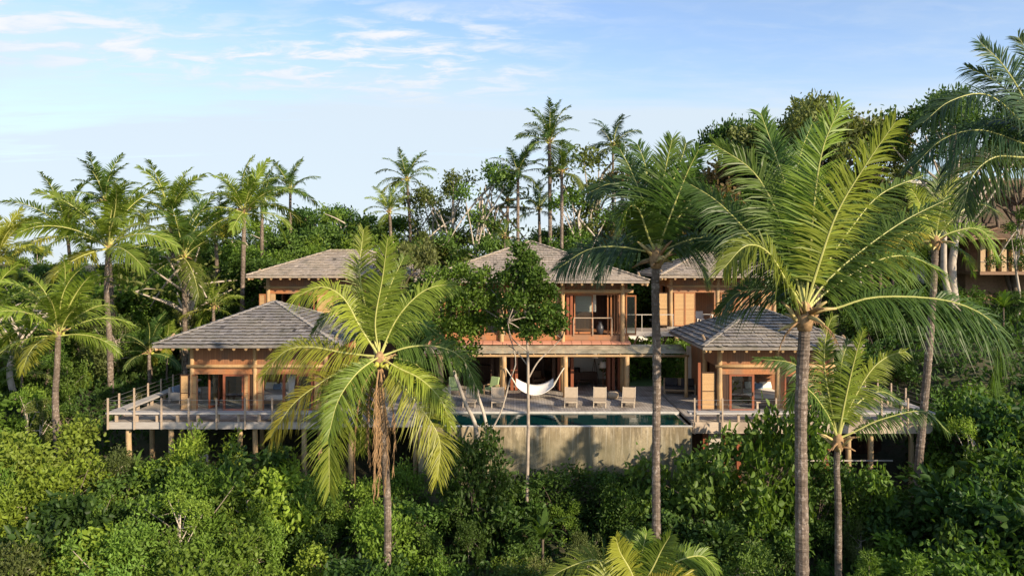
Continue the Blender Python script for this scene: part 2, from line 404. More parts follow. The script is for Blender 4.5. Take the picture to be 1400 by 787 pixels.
def hip_roof(par, x0, x1, d0, d1, ze, za, ra, rb, dm, rows, seed, rafters=.6, tone=(1.14, 1.08, 1.0), th=.055):
    rng = random.Random(seed)
    a, b, c, d = (x0, d0, ze), (x1, d0, ze), (x1, d1, ze), (x0, d1, ze); p, q = (ra, dm, za), (rb, dm, za)
    m = MB()
    roof_face(m, a, b, p, q, rows, rng, .21, th); roof_face(m, b, c, q, q, rows, rng, .21, th)
    roof_face(m, c, d, q, p, rows, rng, .21, th); roof_face(m, d, a, p, p, rows, rng, .21, th)
    k = Vector((0, 0, -.02)); low = Vector((0, 0, -.13))
    up = [Vector(t) + k for t in (a, b, c, d, p, q)]; dn = [Vector(t) + low for t in (a, b, c, d, p, q)]
    fs = [(0, 1, 5, 4), (1, 2, 5), (2, 3, 4, 5), (3, 0, 4)]
    m.add(up, fs, .3); m.add(dn, [tuple(reversed(f)) for f in fs], .25)
    m.add([up[0], up[1], up[2], up[3], dn[0], dn[1], dn[2], dn[3]], [(4, 5, 1, 0), (5, 6, 2, 1), (6, 7, 3, 2), (7, 4, 0, 3)], .25)
    roof = m.build('roof', 'shingle', par); roof.color = rgba(tone)
    caps = [(a, p), (b, q), (c, q), (d, p)] + ([(p, q)] if rb - ra > .4 else [])
    for s_, e_ in caps:
        s_, e_ = Vector(s_), Vector(e_); n = max(3, int((e_ - s_).length / .38)); h = MB()
        for i in range(n):
            u = s_.lerp(e_, i / n); w = s_.lerp(e_, (i + 1.15) / n)
            if (e_ - s_).z < .1: w = s_.lerp(e_, min(1, (i + 1.15) / n))
            h.bar(u + Vector((0, 0, .085 + rng.uniform(0, .012))), w + Vector((0, 0, .055)), .22, .05, min(1, max(.1, rng.gauss(.6, .15))))
        h.build('hip_cap', 'shingle', roof).color = rgba(tone)
    # log rafter tails poking out under the eaves
    sl = (za - ze) / (dm - d0); n = int((x1 - x0 - .8) / rafters); me = None
    t = MB().tube([(0, 0, 0), (0, 1.5, 1.5 * sl)], .075, 8)
    t.v = [v for v in t.v]; me = t.mesh('rafter', 'honey_log', smooth=False)
    for i in range(n + 1):
        x = x0 + .4 + i * (x1 - x0 - .8) / n
        link('rafter', me, roof, Vector((x, d0 + .07, ze - .215)) - wl(par))
    hp = MB()
    for s_, e_ in ((a, p), (b, q)):
        s_, e_ = Vector(s_), Vector(e_); dr = (e_ - s_).normalized()
        hm = MB().tube([s_ + dr * .12 + Vector((0, 0, -.25)), s_ + dr * 2.0 + Vector((0, 0, -.25))], [.11, .11], 10)
        hm.build('hip_rafter', 'honey_log', roof)
    return roof

def col(par, x, d, z0, z1, r, m='honey_log', name='column', seed=0):
    rng = random.Random(seed + int(x * 100)); n = 7; pts = []; rad = []
    for i in range(n):
        pts.append((x + rng.uniform(-.012, .012), d + rng.uniform(-.012, .012), z0 + (z1 - z0) * i / (n - 1))); rad.append(r * (1.06 - .1 * i / (n - 1)) * rng.uniform(.97, 1.03))
    return MB().tube(pts, rad, 12).build(name, m, par, smooth=True)
def log_beam(par, p0, p1, r, m='honey_log', name='beam'):
    return MB().tube([Vector(p0).lerp(Vector(p1), i / 4) for i in range(5)], r, 10).build(name, m, par, smooth=True)

def shutter(par, x0, x1, d, z0, z1, rot=0., m='bamboo_shutter', frame='cedar_frame', th=.04):
    """bamboo panel in a frame; rot swings it about its left edge (radians, towards the camera)"""
    loc = Vector((x0, d, z0)) - wl(par); w = x1 - x0; h = z1 - z0
    s = MB().box(.05, w - .05, -th / 2, th / 2, .05, h - .05).build('shutter', m, None, loc=(0, 0, 0))
    s.parent = par; s.location = loc; s.rotation_euler = (0, 0, -rot)
    f = MB()
    f.box(0, .055, -.035, .035, 0, h); f.box(w - .055, w, -.035, .035, 0, h); f.box(.057, w - .057, -.033, .033, 0, .07); f.box(.057, w - .057, -.033, .033, h - .07, h); f.box(.057, w - .057, -.03, .03, h * .5 - .02, h * .5 + .02)
    k = f.build('shutter_frame', frame, None, loc=(0, 0, 0)); k.parent = s
    return s
def glass_door(par, x0, x1, d, z0, z1, frame='red_frame', rot=0., bars=0, fw=.08):
    loc = Vector((x0, d, z0)) - wl(par); w = x1 - x0; h = z1 - z0; f = MB()
    f.box(0, fw, -.035, .035, 0, h); f.box(w - fw, w, -.035, .035, 0, h); f.box(fw, w - fw, -.033, .033, 0, .12); f.box(fw, w - fw, -.033, .033, h - .09, h)
    for i in range(bars): f.box(fw, w - fw, -.02, .02, h * (i + 1) / (bars + 1) - .015, h * (i + 1) / (bars + 1) + .015)
    s = f.build('door', frame, None, loc=(0, 0, 0)); s.parent = par; s.location = loc; s.rotation_euler = (0, 0, -rot)
    g = MB().add([(fw, 0, .12), (w - fw, 0, .12), (w - fw, 0, h - .09), (fw, 0, h - .09)], [(0, 1, 2, 3)]).build('pane', 'glass', None, loc=(0, 0, 0)); g.parent = s
    hd = MB().box(w - fw * .75, w - fw * .3, -.08, -.036, h * .42, h * .52).build('handle', 'lamp_metal', None, loc=(0, 0, 0)); hd.parent = s
    return s

# ------------------------------------------------------------------ pavilions
def shell(par, x0, x1, d0, d1, zf, zhead, ztop, rows_band=True, back='cedar_siding', wall_d=None):
    """floor, back and side walls, front beams and the siding band over the openings"""
    box('floor', 'grey_deck', par, x0 - .3, x1 + .3, d0 - .25, d1 + .2, zf - .16, zf)
    box('wall', back, par, x0, x1, d1 - .08, d1 + .08, zf, ztop)
    box('wall', 'cedar_siding_side', par, x1 - .06, x1 + .06, d0 + 3.0, d1 - .1, zf, ztop)
    box('wall', 'cedar_siding_side', par, x0 - .06, x0 + .06, d0 + 3.0, d1 - .1, zf, ztop)
    for xx in (x0, x1): box('wall_band', 'cedar_siding_side', par, xx - .05, xx + .05, d0 + .14, d0 + 2.98, zhead + .35, ztop)
    box('wall_band', 'cedar_siding', par, x0 + .1, x1 - .1, d0 - .03, d0 + .03, zhead + .55, ztop)
    box('ceiling', 'cedar_frame', par, x0 + .08, x1 - .08, d0 + .1, d1 - .1, ztop - .06, ztop)
    log_beam(par, (x0 - .25, d0 - .06, zhead + .42), (x1 + .25, d0 - .06, zhead + .42), .105)
    box('header', 'cedar_frame', par, x0 + .1, x1 - .1, d0 - .06, d0 + .06, zhead, zhead + .13)
    box('lintel', 'cedar_frame', par, x0 + .1, x1 - .1, d0 - .02, d0 + .02, zhead + .132, zhead + .55)

# --- front left pavilion
pl = thing('pavilion', 'grey shingled wooden pavilion standing on the stilted deck at front left', 'pavilion', (-13.5, 42.5, 0))
hip_roof(pl, X(208, 37.7), X(208, 37.7) + 9.6, 37.7, 47.3, 3.68, 5.62, -13.75, -13.70, 42.4, 15, 1, .6, (.74, .77, .82), .095)
LX0, LX1, LM = -17.05, -9.95, X(349, 39)
shell(pl, LX0, LX1, 39, 46, 0.02, 2.0, 3.85)
for x in (LX0, LM, LX1): col(pl, x, 39, 0, 3.9, .125)
for x in (LX0, LX1): col(pl, x, 42, 0, 3.9, .12); col(pl, x, 46, 0, 3.9, .12)
shutter(pl, X(263, 39), X(275, 39), 38.93, .04, 1.98, .55)
shutter(pl, LX0 - .62, LX0 - .14, 38.95, .04, 1.98, .0, 'bamboo_shutter', 'dark_wood')
glass_door(pl, X(279, 39), X(300, 39), 39.6, .04, 1.98, 'red_frame', -1.25)
glass_door(pl, X(305, 39), X(334, 39), 39.0, .04, 1.98, 'red_frame', 0, 0, .12)
shutter(pl, X(334.5, 39), X(342, 39), 38.93, .04, 1.98, .2)
box('door_panel', 'dark_wood', pl, X(342.5, 39), X(347, 39), 38.98, 39.02, .04, 1.98)
shutter(pl, X(352, 39), X(363, 39), 38.93, .04, 1.98, .35)
box('post', 'red_frame', pl, X(386.5, 39), X(390, 39), 38.95, 39.07, .04, 1.98)
glass_door(pl, X(406, 39), X(428, 39), 39.0, .04, 1.98, 'red_frame', 0, 0, .1)
shutter(pl, X(430, 39), X(441, 39), 38.93, .04, 1.98, .3)
box('partition', 'cedar_siding', pl, -16.4, -12.5, 43.5, 43.6, .04, 2.6)

# --- front right pavilion
pr = thing('pavilion', 'wooden pavilion with grey hipped roof beyond the big palm on the right deck', 'pavilion', (14, 42, 0))
RX0, RX1 = X(984, 39), 17.0
hip_roof(pr, 9.84, 18.15, 37.7, 45.9, 3.57, 5.35, 13.95, 14.02, 41.8, 13, 2, .6, (.78, .79, .80), .095)
shell(pr, RX0, RX1, 39, 45, 0.02, 2.0, 3.75)
for x in (RX0, X(1063, 39), RX1): col(pr, x, 39, 0, 3.8, .14)
for x in (RX0, RX1): col(pr, x, 42, 0, 3.8, .13); col(pr, x, 45, 0, 3.8, .12)
shutter(pr, X(958, 39.2), X(978, 39.2), 39.1, .04, 2.1, 0, 'bamboo_shutter', 'dark_wood')
box('post', 'red_frame', pr, X(953.5, 39.2), X(957, 39.2), 39.05, 39.2, .04, 2.6)
box('door_panel', 'dark_wood', pr, X(988, 39), X(996, 39), 38.98, 39.02, .04, 1.98)
glass_door(pr, X(997, 39), X(1031, 39), 39.0, .04, 1.98, 'red_frame', 0, 0, .12)
box('post', 'cedar_frame', pr, X(1067, 39), X(1071, 39), 38.94, 39.06, .04, 1.98)
glass_door(pr, X(1072, 39), X(1098, 39), 39.0, .04, 1.98, 'red_frame', 0, 0, .1)
shutter(pr, X(1100, 39), X(1118, 39), 38.95, .04, 1.98, .1)
glass_door(pr, X(1119, 39), X(1134, 39), 39.0, .04, 1.98, 'red_frame', 0, 0, .1)
box('partition', 'cedar_siding', pr, 11.6, 16.8, 43.0, 43.1, .04, 2.6)

# --- upper right pavilion
ur = thing('pavilion', 'upper pavilion with twin bamboo shutters at the end of the footbridge', 'pavilion', (14, 52.6, 3.48))
hip_roof(ur, 9.8, 19.0, 48.5, 56.9, 6.97, 8.45, 13.45, 15.3, 52.7, 15, 3)
UX0, UX1, UF = X(917, 50), X(1058, 50), 3.48
shell(ur, UX0, UX1, 50, 56, UF, 5.80, 7.3)
for x in (UX0, X(981, 50), UX1): col(ur, x, 50, UF, 7.35, .14)
col(ur, UX0, 56, UF, 7.3, .13)
shutter(ur, X(921, 50), X(935.5, 50), 49.93, UF + .03, 5.79); shutter(ur, X(936, 50), X(950, 50), 49.93, UF + .03, 5.79)
shutter(ur, UX0 - .95, UX0 - .16, 50.05, UF + .03, 5.79, 0, 'bamboo_shutter', 'dark_wood')
box('post', 'cedar_frame', ur, X(976, 50), X(978.5, 50), 49.94, 50.06, UF + .03, 5.79)
glass_door(ur, X(985, 50), X(993, 50), 50, UF + .03, 5.79, 'cedar_frame')
box('door_panel', 'cedar_siding', ur, X(993.5, 50), X(1000, 50), 49.95, 50.0, UF + .03, 5.79)
box('post', 'honey_log', ur, X(1011.5, 50), X(1014, 50), 49.94, 50.06, UF + .03, 5.79)
box('post', 'honey_log', ur, X(1026, 50), X(1030.5, 50), 49.94, 50.06, UF + .03, 5.79)
shutter(ur, X(1040, 50), X(1055, 50), 49.95, UF + .03, 5.79)
box('partition', 'cedar_siding', ur, 11.2, 17.4, 53.5, 53.6, UF + .03, 6.4)
for x in (11.2, 14.4, 17.4): col(ur, x, 49.9, gz(x, 50), UF - .16, .15, 'stilt_log', 'stilt')
box('base_wall', 'terra', ur, 12.6, 17.9, 51.2, 51.4, -.5, UF - .16)

# --- upper left pavilion
ul = thing('pavilion', 'upper left pavilion with long pale ridge roof behind the left pavilion', 'pavilion', (-12, 52.6, 3.48))
hip_roof(ul, X(336, 48.5), -6.2, 48.5, 57.2, 6.97, 8.66, X(452, 52.7), -10.4, 52.7, 15, 4)
VX0, VX1 = X(367, 50), -7.4
shell(ul, VX0, VX1, 50, 56, UF, 5.72, 7.3)
for x in (VX0, -12.0, VX1): col(ul, x, 50, UF, 7.35, .15)
box('corner_post', 'honey_log', ul, X(370, 50), X(376.5, 50), 49.9, 50.05, UF, 5.71)
shutter(ul, VX0 - .62, VX0 - .17, 50.0, UF + .03, 5.7, .2)
glass_door(ul, -14.6, -13.5, 50, UF + .03, 5.71, 'red_frame'); shutter(ul, -13.3, -12.2, 49.95, UF + .03, 5.7)
glass_door(ul, -11.7, -10.5, 50, UF + .03, 5.71, 'red_frame'); shutter(ul, -9.6, -7.7, 49.95, UF + .03, 5.7)
box('partition', 'cedar_siding', ul, -16.2, -8, 53.5, 53.6, UF + .03, 6.4)
for x in (-16.4, -13.4, -10.4, -7.6): col(ul, x, 50, gz(x, 50), UF - .16, .15, 'stilt_log', 'stilt')
box('base_wall', 'terra', ul, -16.5, -7.5, 51.2, 51.4, -.5, UF - .16)

# --- main house, two storeys
mh = thing('house', 'two storey main house with pale hipped roof behind the pool terrace', 'house', (1.2, 49, 0))
hip_roof(mh, X(566, 43.5), X(888, 43.5), 43.5, 54.5, 6.80, 9.22, 1.10, 1.30, 49, 22, 5)
MF = 3.42; CX = [-4.4, -.63, 3.1, 6.75]
box('upper_floor', 'cedar_frame', mh, -5.0, 7.15, 44.95, 53.2, 3.08, MF)
box('fascia', 'cedar_frame', mh, -5.0, 7.15, 44.86, 44.94, 3.12, MF + .03)
for x in CX: col(mh, x, 44.72, 0, 7.25, .14)
log_beam(mh, (-5.3, 44.72, 6.14), (7.4, 44.72, 6.14), .12)
box('header', 'cedar_frame', mh, -4.9, 7.1, 44.9, 45.05, 5.9, 6.02)
box('wall_band', 'cedar_siding', mh, -4.9, 7.1, 44.94, 45.02, 6.05, 7.35)
box('ceiling', 'cedar_frame', mh, -4.9, 7.0, 45.1, 53, 6.6, 6.66)
box('wall', 'cedar_siding', mh, -4.9, 7.0, 52.9, 53.05, 0, 7.3)
box('wall', 'cedar_siding_side', mh, 6.95, 7.07, 47.6, 52.88, MF, 7.3)
box('wall', 'cedar_siding_side', mh, -4.97, -4.85, 45.1, 52.88, 0, 7.3)
box('wall_band', 'cedar_siding_side', mh, 6.95, 7.07, 45.1, 47.58, 5.95, 7.3)
box('wall', 'plaster', mh, 6.9, 7.05, 46.2, 52.8, 0, 3.06)
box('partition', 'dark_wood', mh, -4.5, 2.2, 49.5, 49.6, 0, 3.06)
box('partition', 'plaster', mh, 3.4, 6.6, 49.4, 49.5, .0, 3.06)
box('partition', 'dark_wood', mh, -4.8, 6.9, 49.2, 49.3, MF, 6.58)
# upper openings: folded doors, rails
bay = lambda px: X(px, 45)
for a, b in ((774.5, 778), (779.5, 783)): box('door_frame', 'red_frame', mh, bay(a), bay(b), 44.88, 45.5, MF + .03, 5.89)
for a in (831, 835.5, 840, 844): glass_door(mh, bay(a), bay(a) + .6, 45.02, MF + .03, 5.89, 'cedar_frame', -1.35, 0, .07)
glass_door(mh, bay(786), bay(812), 45.6, MF + .03, 5.89, 'cedar_frame', 0, 0, .07)
glass_door(mh, 6.98, 7.62, 44.9, MF + .03, 5.89, 'cedar_frame', .25, 0, .08)
for a, b in ((692, 712), (713, 733)): glass_door(mh, bay(a), bay(b), 45.0, MF + .03, 5.89, 'cedar_frame', 0, 0, .09)
shutter(mh, bay(735), bay(752), 44.95, MF + .03, 5.89); shutter(mh, bay(753), bay(766), 44.95, MF + .03, 5.89)
for a, b in ((607, 626), (662, 682)): glass_door(mh, bay(a), bay(b), 45.0, MF + .03, 5.89, 'cedar_frame', 0, 0, .10)
box('door_frame', 'red_frame', mh, bay(630), bay(634), 44.9, 45.05, MF + .03, 5.89); box('door_frame', 'red_frame', mh, bay(655), bay(658), 44.9, 45.05, MF + .03, 5.89)
for x0, x1 in ((bay(784), bay(836)), (bay(690), bay(768)), (bay(604), bay(684))):
    rl = MB(); rl.bar((x0, 44.8, MF + 1.08), (x1, 44.8, MF + 1.08), .05, .05)
    for q in (0, .5, 1): rl.bar((x0 + (x1 - x0) * q, 44.8, MF), (x0 + (x1 - x0) * q, 44.8, MF + 1.05), .045, .045)
    rl.build('railing', 'rail_wood', mh)
# lower roof skirt and glass canopy over the terrace
sk = MB(); x0, x1 = -5.3, 7.2
sk.add([(x0, 44.3, 3.0), (x1, 44.3, 3.0), (x1, 44.84, 3.10), (x0, 44.84, 3.10), (x0, 44.3, 2.93), (x1, 44.3, 2.93), (x1, 44.84, 2.98), (x0, 44.84, 2.98)],
       [(0, 1, 2, 3), (7, 6, 5, 4), (4, 5, 1, 0), (5, 6, 2, 1), (7, 4, 0, 3)]); sk.build('skirt_roof', 'pink_roof', mh)
cx0, cx1 = -5.2, 10.3
cn = MB().add([(cx0, 43.0, 2.56), (cx1, 43.0, 2.56), (cx1, 44.6, 2.90), (cx0, 44.6, 2.90)], [(0, 1, 2, 3)]).build('canopy', 'canopy_glass', mh)
for i in range(13):
    x = cx0 + .1 + i * (cx1 - cx0 - .2) / 12
    MB().bar((x, 42.95, 2.48), (x, 44.6, 2.83), .07, .09).build('canopy_rafter', 'honey_log', cn)
log_beam(mh, (cx0 - .1, 43.0, 2.42), (cx1 + .1, 43.0, 2.42), .075)
for px in (603, 689, 773, 857): col(mh, X(px, 43), 43.0, 0, 2.4, .15, name='canopy_post')
col(mh, 10.25, 43.0, 0, 2.4, .1, name='canopy_post')
# folded doors of the ground floor with steel studs
for px in (625, 673, 681, 700, 706, 757, 764, 782, 832, 838, 846):
    f = box('folding_door', 'dark_wood' if px % 2 else 'red_frame', mh, X(px, 45.3) - .09, X(px, 45.3) + .09, 45.1, 45.9, 0.02, 2.98)
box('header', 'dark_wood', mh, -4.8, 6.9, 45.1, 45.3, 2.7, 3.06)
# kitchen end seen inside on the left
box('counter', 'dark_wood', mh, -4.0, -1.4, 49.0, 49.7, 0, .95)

# --- footbridge
br = thing('footbridge', 'grey plank footbridge with thin railing joining main house and upper pavilion', 'footbridge', (9, 48, 3.4))
box('planking', 'grey_deck', br, 7.2, 10.45, 47.3, 49.4, 3.30, 3.44)
box('joist', 'grey_fascia', br, 7.2, 10.45, 47.22, 47.29, 3.12, 3.42)
rl = MB(); rl.bar((7.3, 47.3, 4.5), (10.45, 47.3, 4.5), .045, .05)
for i in range(4): rl.bar((7.4 + i * 1.0, 47.3, 3.4), (7.4 + i * 1.0, 47.3, 4.48), .04, .04)
rl.build('railing', 'metal_rail', br)
for a in (8.2, 10.1): MB().bar((a, 47.35, 3.2), (a - .35, 47.35, 2.5), .10, .10).build('strut', 'dark_wood', br)
tag(MB().box(7.3, 10.7, 51.0, 51.2, 2.35, 3.2).build('wall', 'plaster', None, loc=(9, 51, 2.3)), 'short white wall seen below the footbridge', 'wall')
tag(MB().box(10.75, 11.75, 44.9, 45.1, -.3, 2.75).build('wall', 'plaster', None, loc=(11.2, 45, 0)), 'white plaster wall beside the wooden sofa at right of the breezeway', 'wall')

# ------------------------------------------------------------------ decks
td = thing('terrace_deck', 'weathered grey timber terrace with loungers between pool and main house', 'deck', (2, 41, 0))
box('planking', 'grey_deck', td, -9.0, 8.93, 39.0, 46.6, -.14, 0)
box('planking', 'grey_deck', td, 8.94, 11.9, 44.02, 46.6, -.14, 0)
box('planking', 'grey_deck', td, -9.0, -4.62, 36.9, 38.99, -.14, -.003)
box('joist', 'grey_fascia', td, -9.0, -4.62, 36.82, 36.89, -.32, 0)
for x in (-8.2, -6.4, -4.9): col(td, x, 37.2, gz(x, 37.2) - .2, -.15, .14, 'stilt_log', 'stilt')
box('floor', 'grey_deck', td, -4.9, 7.0, 46.62, 53, -.14, -.01)

def deck(label, x0, x1, d0, d1, sides, post_px, fas, fz, stilts, seed):
    t = thing('deck', label, 'deck', ((x0 + x1) / 2, d0, 0))
    box('planking', 'grey_deck', t, x0 + .05, x1 - .05, d0 + .09, d1, -.14, 0)
    box('fascia', fas, t, x0, x1, d0, d0 + .08, -fz, -.002)
    bn = box('bench', 'grey_bench', t, x0 - .1, x1 + .1, d0 - .05, d0 + .50, .40, .49)
    x = x0 + .35
    while x < x1 - .1:
        MB().box(x - .06, x + .06, d0 + .07, d0 + .17, 0.0, .398).build('bench_leg', 'rail_wood', bn); x += 1.02
    rp = MB().box(-.035, .035, -.035, .035, -fz, 1.22).mesh('railing_post', 'rail_wood')
    for px in post_px: link('railing_post', rp, t, Vector((X(px, d0), d0 - .10, 0)) - wl(t))
    xs = [X(px, d0) for px in post_px]
    for h in (.68, .90, 1.12): MB().tube([(xs[0], d0 - .1, h), (xs[-1], d0 - .1, h)], .008, 5).build('cable', 'steel_cable', t)
    for s in sides:
        xx = x0 if s == 'l' else x1; sg = 1 if s == 'l' else -1
        box('fascia', fas, t, xx - .04, xx + .04, d0 + .1, d1, -fz, -.004)
        a, b = sorted((xx - .1 * sg, xx + .45 * sg)); bs = box('bench', 'grey_bench_side', t, a, b, d0 + .52, d1 - .1, .40, .488)
        k = 0; dd = d0 + 1.2
        while dd < d1:
            MB().box(xx + sg * .05, xx + sg * .17, dd - .06, dd + .06, 0, .398).build('bench_leg', 'rail_wood', bs)
            link('railing_post', rp, t, Vector((xx - .1 * sg, dd, 0)) - wl(t)); dd += 1.5
        for h in (.68, .90, 1.12): MB().tube([(xx - .1 * sg, d0 - .1, h), (xx - .1 * sg, d1 - .2, h)], .008, 5).build('cable', 'steel_cable', t)
    for x, d in stilts: col(t, x, d, gz(x, d) - .2, -.15, .135, 'stilt_log', 'stilt', seed)
    return t
deck('grey stilted timber deck with long perimeter bench around the left pavilion', -20.15, -9.02, 36.5, 46.5, 'l', [149, 185, 222, 259, 297, 336, 373, 410],
     'grey_fascia', .34, [(X(176, 36.9), 36.9), (X(208, 39.5), 39.5), (X(234, 36.9), 36.9), (X(263, 37.2), 37.2), (X(328, 36.9), 36.9), (X(349, 37.1), 37.1), (X(416, 36.9), 36.9), (-18.5, 41), (-14, 41), (-10.5, 40)], 1)
rd = deck('timber deck with beige edge beam and bench around the right pavilion', 8.95, 21.0, 36.5, 44.0, 'r', [949, 987, 1060, 1100, 1140, 1204, 1240],
     'beige_fascia', .56, [(X(1160, 37), 37), (X(1190, 37), 37), (20.3, 37.2)], 2)
# rooms under the right deck
ub = thing('undercroft', 'dark rooms with red posts and one white wall under right deck', 'undercroft', (14, 38.5, -3.5))
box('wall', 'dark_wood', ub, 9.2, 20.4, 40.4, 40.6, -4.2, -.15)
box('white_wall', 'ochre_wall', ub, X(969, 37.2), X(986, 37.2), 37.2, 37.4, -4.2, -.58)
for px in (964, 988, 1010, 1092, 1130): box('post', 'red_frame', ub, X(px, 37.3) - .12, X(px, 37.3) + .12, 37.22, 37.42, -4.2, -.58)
MB().bar((12.5, 36.9, -2.02), (19.2, 36.9, -2.02), .06, .06).build('handrail', 'metal_rail', ub)

# ------------------------------------------------------------------ pool
po = thing('swimming_pool', 'long infinity pool with dark green water on stained concrete wall', 'pool', (2.2, 37.5, 0))
box('pool_wall', 'concrete', po, -4.6, 8.85, 35.95, 36.2, -5.5, -.10)
box('pool_wall', 'concrete', po, 8.60, 8.84, 36.21, 38.98, -5.5, -.15)
box('pool_wall', 'concrete', po, -4.6, -4.36, 36.21, 38.98, -5.5, -.15)
box('coping', 'stone_lip', po, -4.62, 8.86, 38.85, 38.995, -.2, .015)
box('overflow_lip', 'stone_lip', po, -4.62, 8.87, 35.92, 36.12, -.099, -.062)
MB().add([(-4.36, 36.13, -.06), (8.6, 36.13, -.06), (8.6, 38.85, -.06), (-4.36, 38.85, -.06)], [(0, 1, 2, 3)]).build('water', 'pool_water', po)

# ------------------------------------------------------------------ furniture
def make_lounger():
    t = thing('sun_lounger', 'beige sling sun lounger', 'sun lounger')
    f = MB()
    for x in (-.33, .33):
        f.bar((x, 0, .30), (x, 1.3, .30), .05, .06)
    f.bar((-.305, .02, .30), (.305, .02, .30), .05, .055); f.bar((-.305, 1.28, .30), (.305, 1.28, .30), .05, .055); f.build('frame', 'lounger_frame', t)
    for x in (-.33, .33):
        for y in (.06, 1.2): MB().box(x - .025, x + .025, y - .03, y + .03, 0, .268).build('leg', 'lounger_frame', t)
    MB().add([(-.30, .05, .335), (.30, .05, .335), (.30, 1.25, .32), (-.30, 1.25, .32), (-.30, .05, .30), (.30, .05, .30), (.30, 1.25, .285), (-.30, 1.25, .285)],
             [(0, 1, 2, 3), (7, 6, 5, 4), (4, 5, 1, 0), (6, 7, 3, 2), (5, 6, 2, 1), (7, 4, 0, 3)]).build('seat', 'beige_sling', t)
    b = MB(); a = Vector((0, 1.22, .33)); e = Vector((0, 1.82, .80))
    b.bar(a, e, .64, .035, up=(0, -1, .5)); bk = b.build('backrest', 'beige_sling', t, bevel=.01)
    for x in (-.345, .345): MB().bar((x, 1.20, .32), (x, 1.84, .82), .04, .04).build('back_frame', 'lounger_frame', bk)
    return t
LP = [(610, .15, 'leftmost sun lounger, beside the palm frond at the pool\'s left end'), (642, -.05, 'sun lounger behind the forked tree trunks by the pool'), (681, .05, 'sun lounger just left of the white hammock'),
      (779, 0, 'sun lounger just right of the white hammock'), (818, -.03, 'middle sun lounger of the three right of the hammock'), (856, -.1, 'rightmost sun lounger, beside the beige pouf')]
proto = make_lounger()
for i, (px, rz, lb) in enumerate(LP):
    o = proto if i == 0 else copy_tree(proto)
    o.location = (X(px, 40.6), 39.95, 0); o.rotation_euler = (0, 0, rz - .10 * (1 if px > 700 else .3)); o['label'] = lb; o['group'] = 'sun loungers in a row along the pool'

def hammock():
    a, b = P(691, 502, 42.9), P(771, 502, 42.9); a.y = b.y = 42.75
    t = thing('hammock', 'white cloth hammock slung between two terrace posts', 'hammock', (a + b) / 2)
    n, m = 28, 8; v = []; lx0, lx1 = a.x + .62, b.x - .62
    for i in range(n):
        u = i / (n - 1); x = lx0 + (lx1 - lx0) * u; s = 4 * u * (1 - u)
        zc = .72 - .52 * s; w = .42 + .14 * s
        for j in range(m):
            q = j / (m - 1) * 2 - 1
            v.append((x, 42.5 + q * w, zc + .26 * (q + 1) * (.7 + .3 * s) * .8 + .10 * q * q + .012 * math.sin(q * 14 + u * 5)))
    f = [(i * m + j, i * m + j + 1, (i + 1) * m + j + 1, (i + 1) * m + j) for i in range(n - 1) for j in range(m - 1)]
    o = MB().add(v, f).build('cloth', 'white_cloth', t, smooth=True); s = o.modifiers.new('thick', 'SOLIDIFY'); s.thickness = .02
    for end, xx in ((a, lx0), (b, lx1)):
        r = MB()
        for q in (-.28, -.14, 0, .14, .28):
            kn = end.lerp(Vector((xx, 42.5, .86)), .35)
            r.tube([kn, Vector((xx, 42.5 + q, .80 + .02))], .022, 5)
        r.tube([end, end.lerp(Vector((xx, 42.5, .86)), .35)], .035, 6); r.build('rope', 'rope', t)
hammock()

def armchair(px, d, rz, label):
    t = thing('armchair', label, 'armchair', (X(px, d), d, 0), 'green armchairs on the terrace')
    fr = MB()
    for x in (-.33, .33):
        for y in (-.3, .32): fr.box(x - .03, x + .03, y - .03, y + .03, 0, .33 if y < 0 else .8)
        fr.box(x - .03, x + .03, -.3, .32, .52, .56)
    t2 = []
    for x in (-.33, .33):
        for y in (-.3, .32):
            t2.append(MB().box(x - .028, x + .028, y - .03, y + .03, 0, .5))
    for q in t2: o = q.build('leg', 'teak', None, loc=(0, 0, 0)); o.parent = t
    for x in (-.33, .33): o = MB().box(x - .035, x + .035, -.33, .35, .505, .55).build('arm', 'teak', None, loc=(0, 0, 0)); o.parent = t
    o = MB().box(-.295, .295, -.32, .28, .28, .42).build('seat', 'green_cloth', None, loc=(0, 0, 0), bevel=.03); o.parent = t
    o = MB().bar((0, .24, .40), (0, .42, .98), .60, .10, up=(0, -1, .3)).build('backrest', 'green_cloth', None, loc=(0, 0, 0), bevel=.03); o.parent = t
    t.rotation_euler = (0, 0, rz)
armchair(620.5, 43.9, .1, 'pale green armchair facing the pool at the terrace\'s left')
armchair(672, 44.0, -.6, 'green armchair turned away beside the log post left of the hammock')

def sofa(label, cx, cy, w, dp, rz, cloth, wood_, z=0, name='sofa', cat='sofa', cushions=2):
    t = thing(name, label, cat, (cx, cy, z))
    def put(mb, nm, m, bv=0):
        o = mb.build(nm, m, None, loc=(0, 0, 0), bevel=bv); o.parent = t; return o
    put(MB().box(-w / 2, w / 2, -dp / 2, dp / 2, .22, .30), 'frame', wood_)
    for x in (-w / 2 + .06, w / 2 - .06):
        for y in (-dp / 2 + .06, dp / 2 - .06): put(MB().box(x - .05, x + .05, y - .05, y + .05, 0, .218), 'leg', wood_)
    put(MB().box(-w / 2 + .03, w / 2 - .03, -dp / 2 + .03, dp / 2 - .2, .302, .44), 'seat', cloth, .03)
    put(MB().box(-w / 2, w / 2, dp / 2 - .14, dp / 2, .302, .85), 'backrest', wood_)
    for x in (-w / 2 + .04, w / 2 - .04): put(MB().box(x - .04, x + .04, -dp / 2, dp / 2 - .142, .302, .60), 'arm', wood_)
    for i in range(cushions):
        x = -w / 2 + w * (i + .5) / cushions
        put(MB().bar((x, dp / 2 - .30, .44), (x, dp / 2 - .2, .88), w / cushions * .8, .13, up=(0, -1, .2)), 'cushion', cloth, .04)
    t.rotation_euler = (0, 0, rz); return t
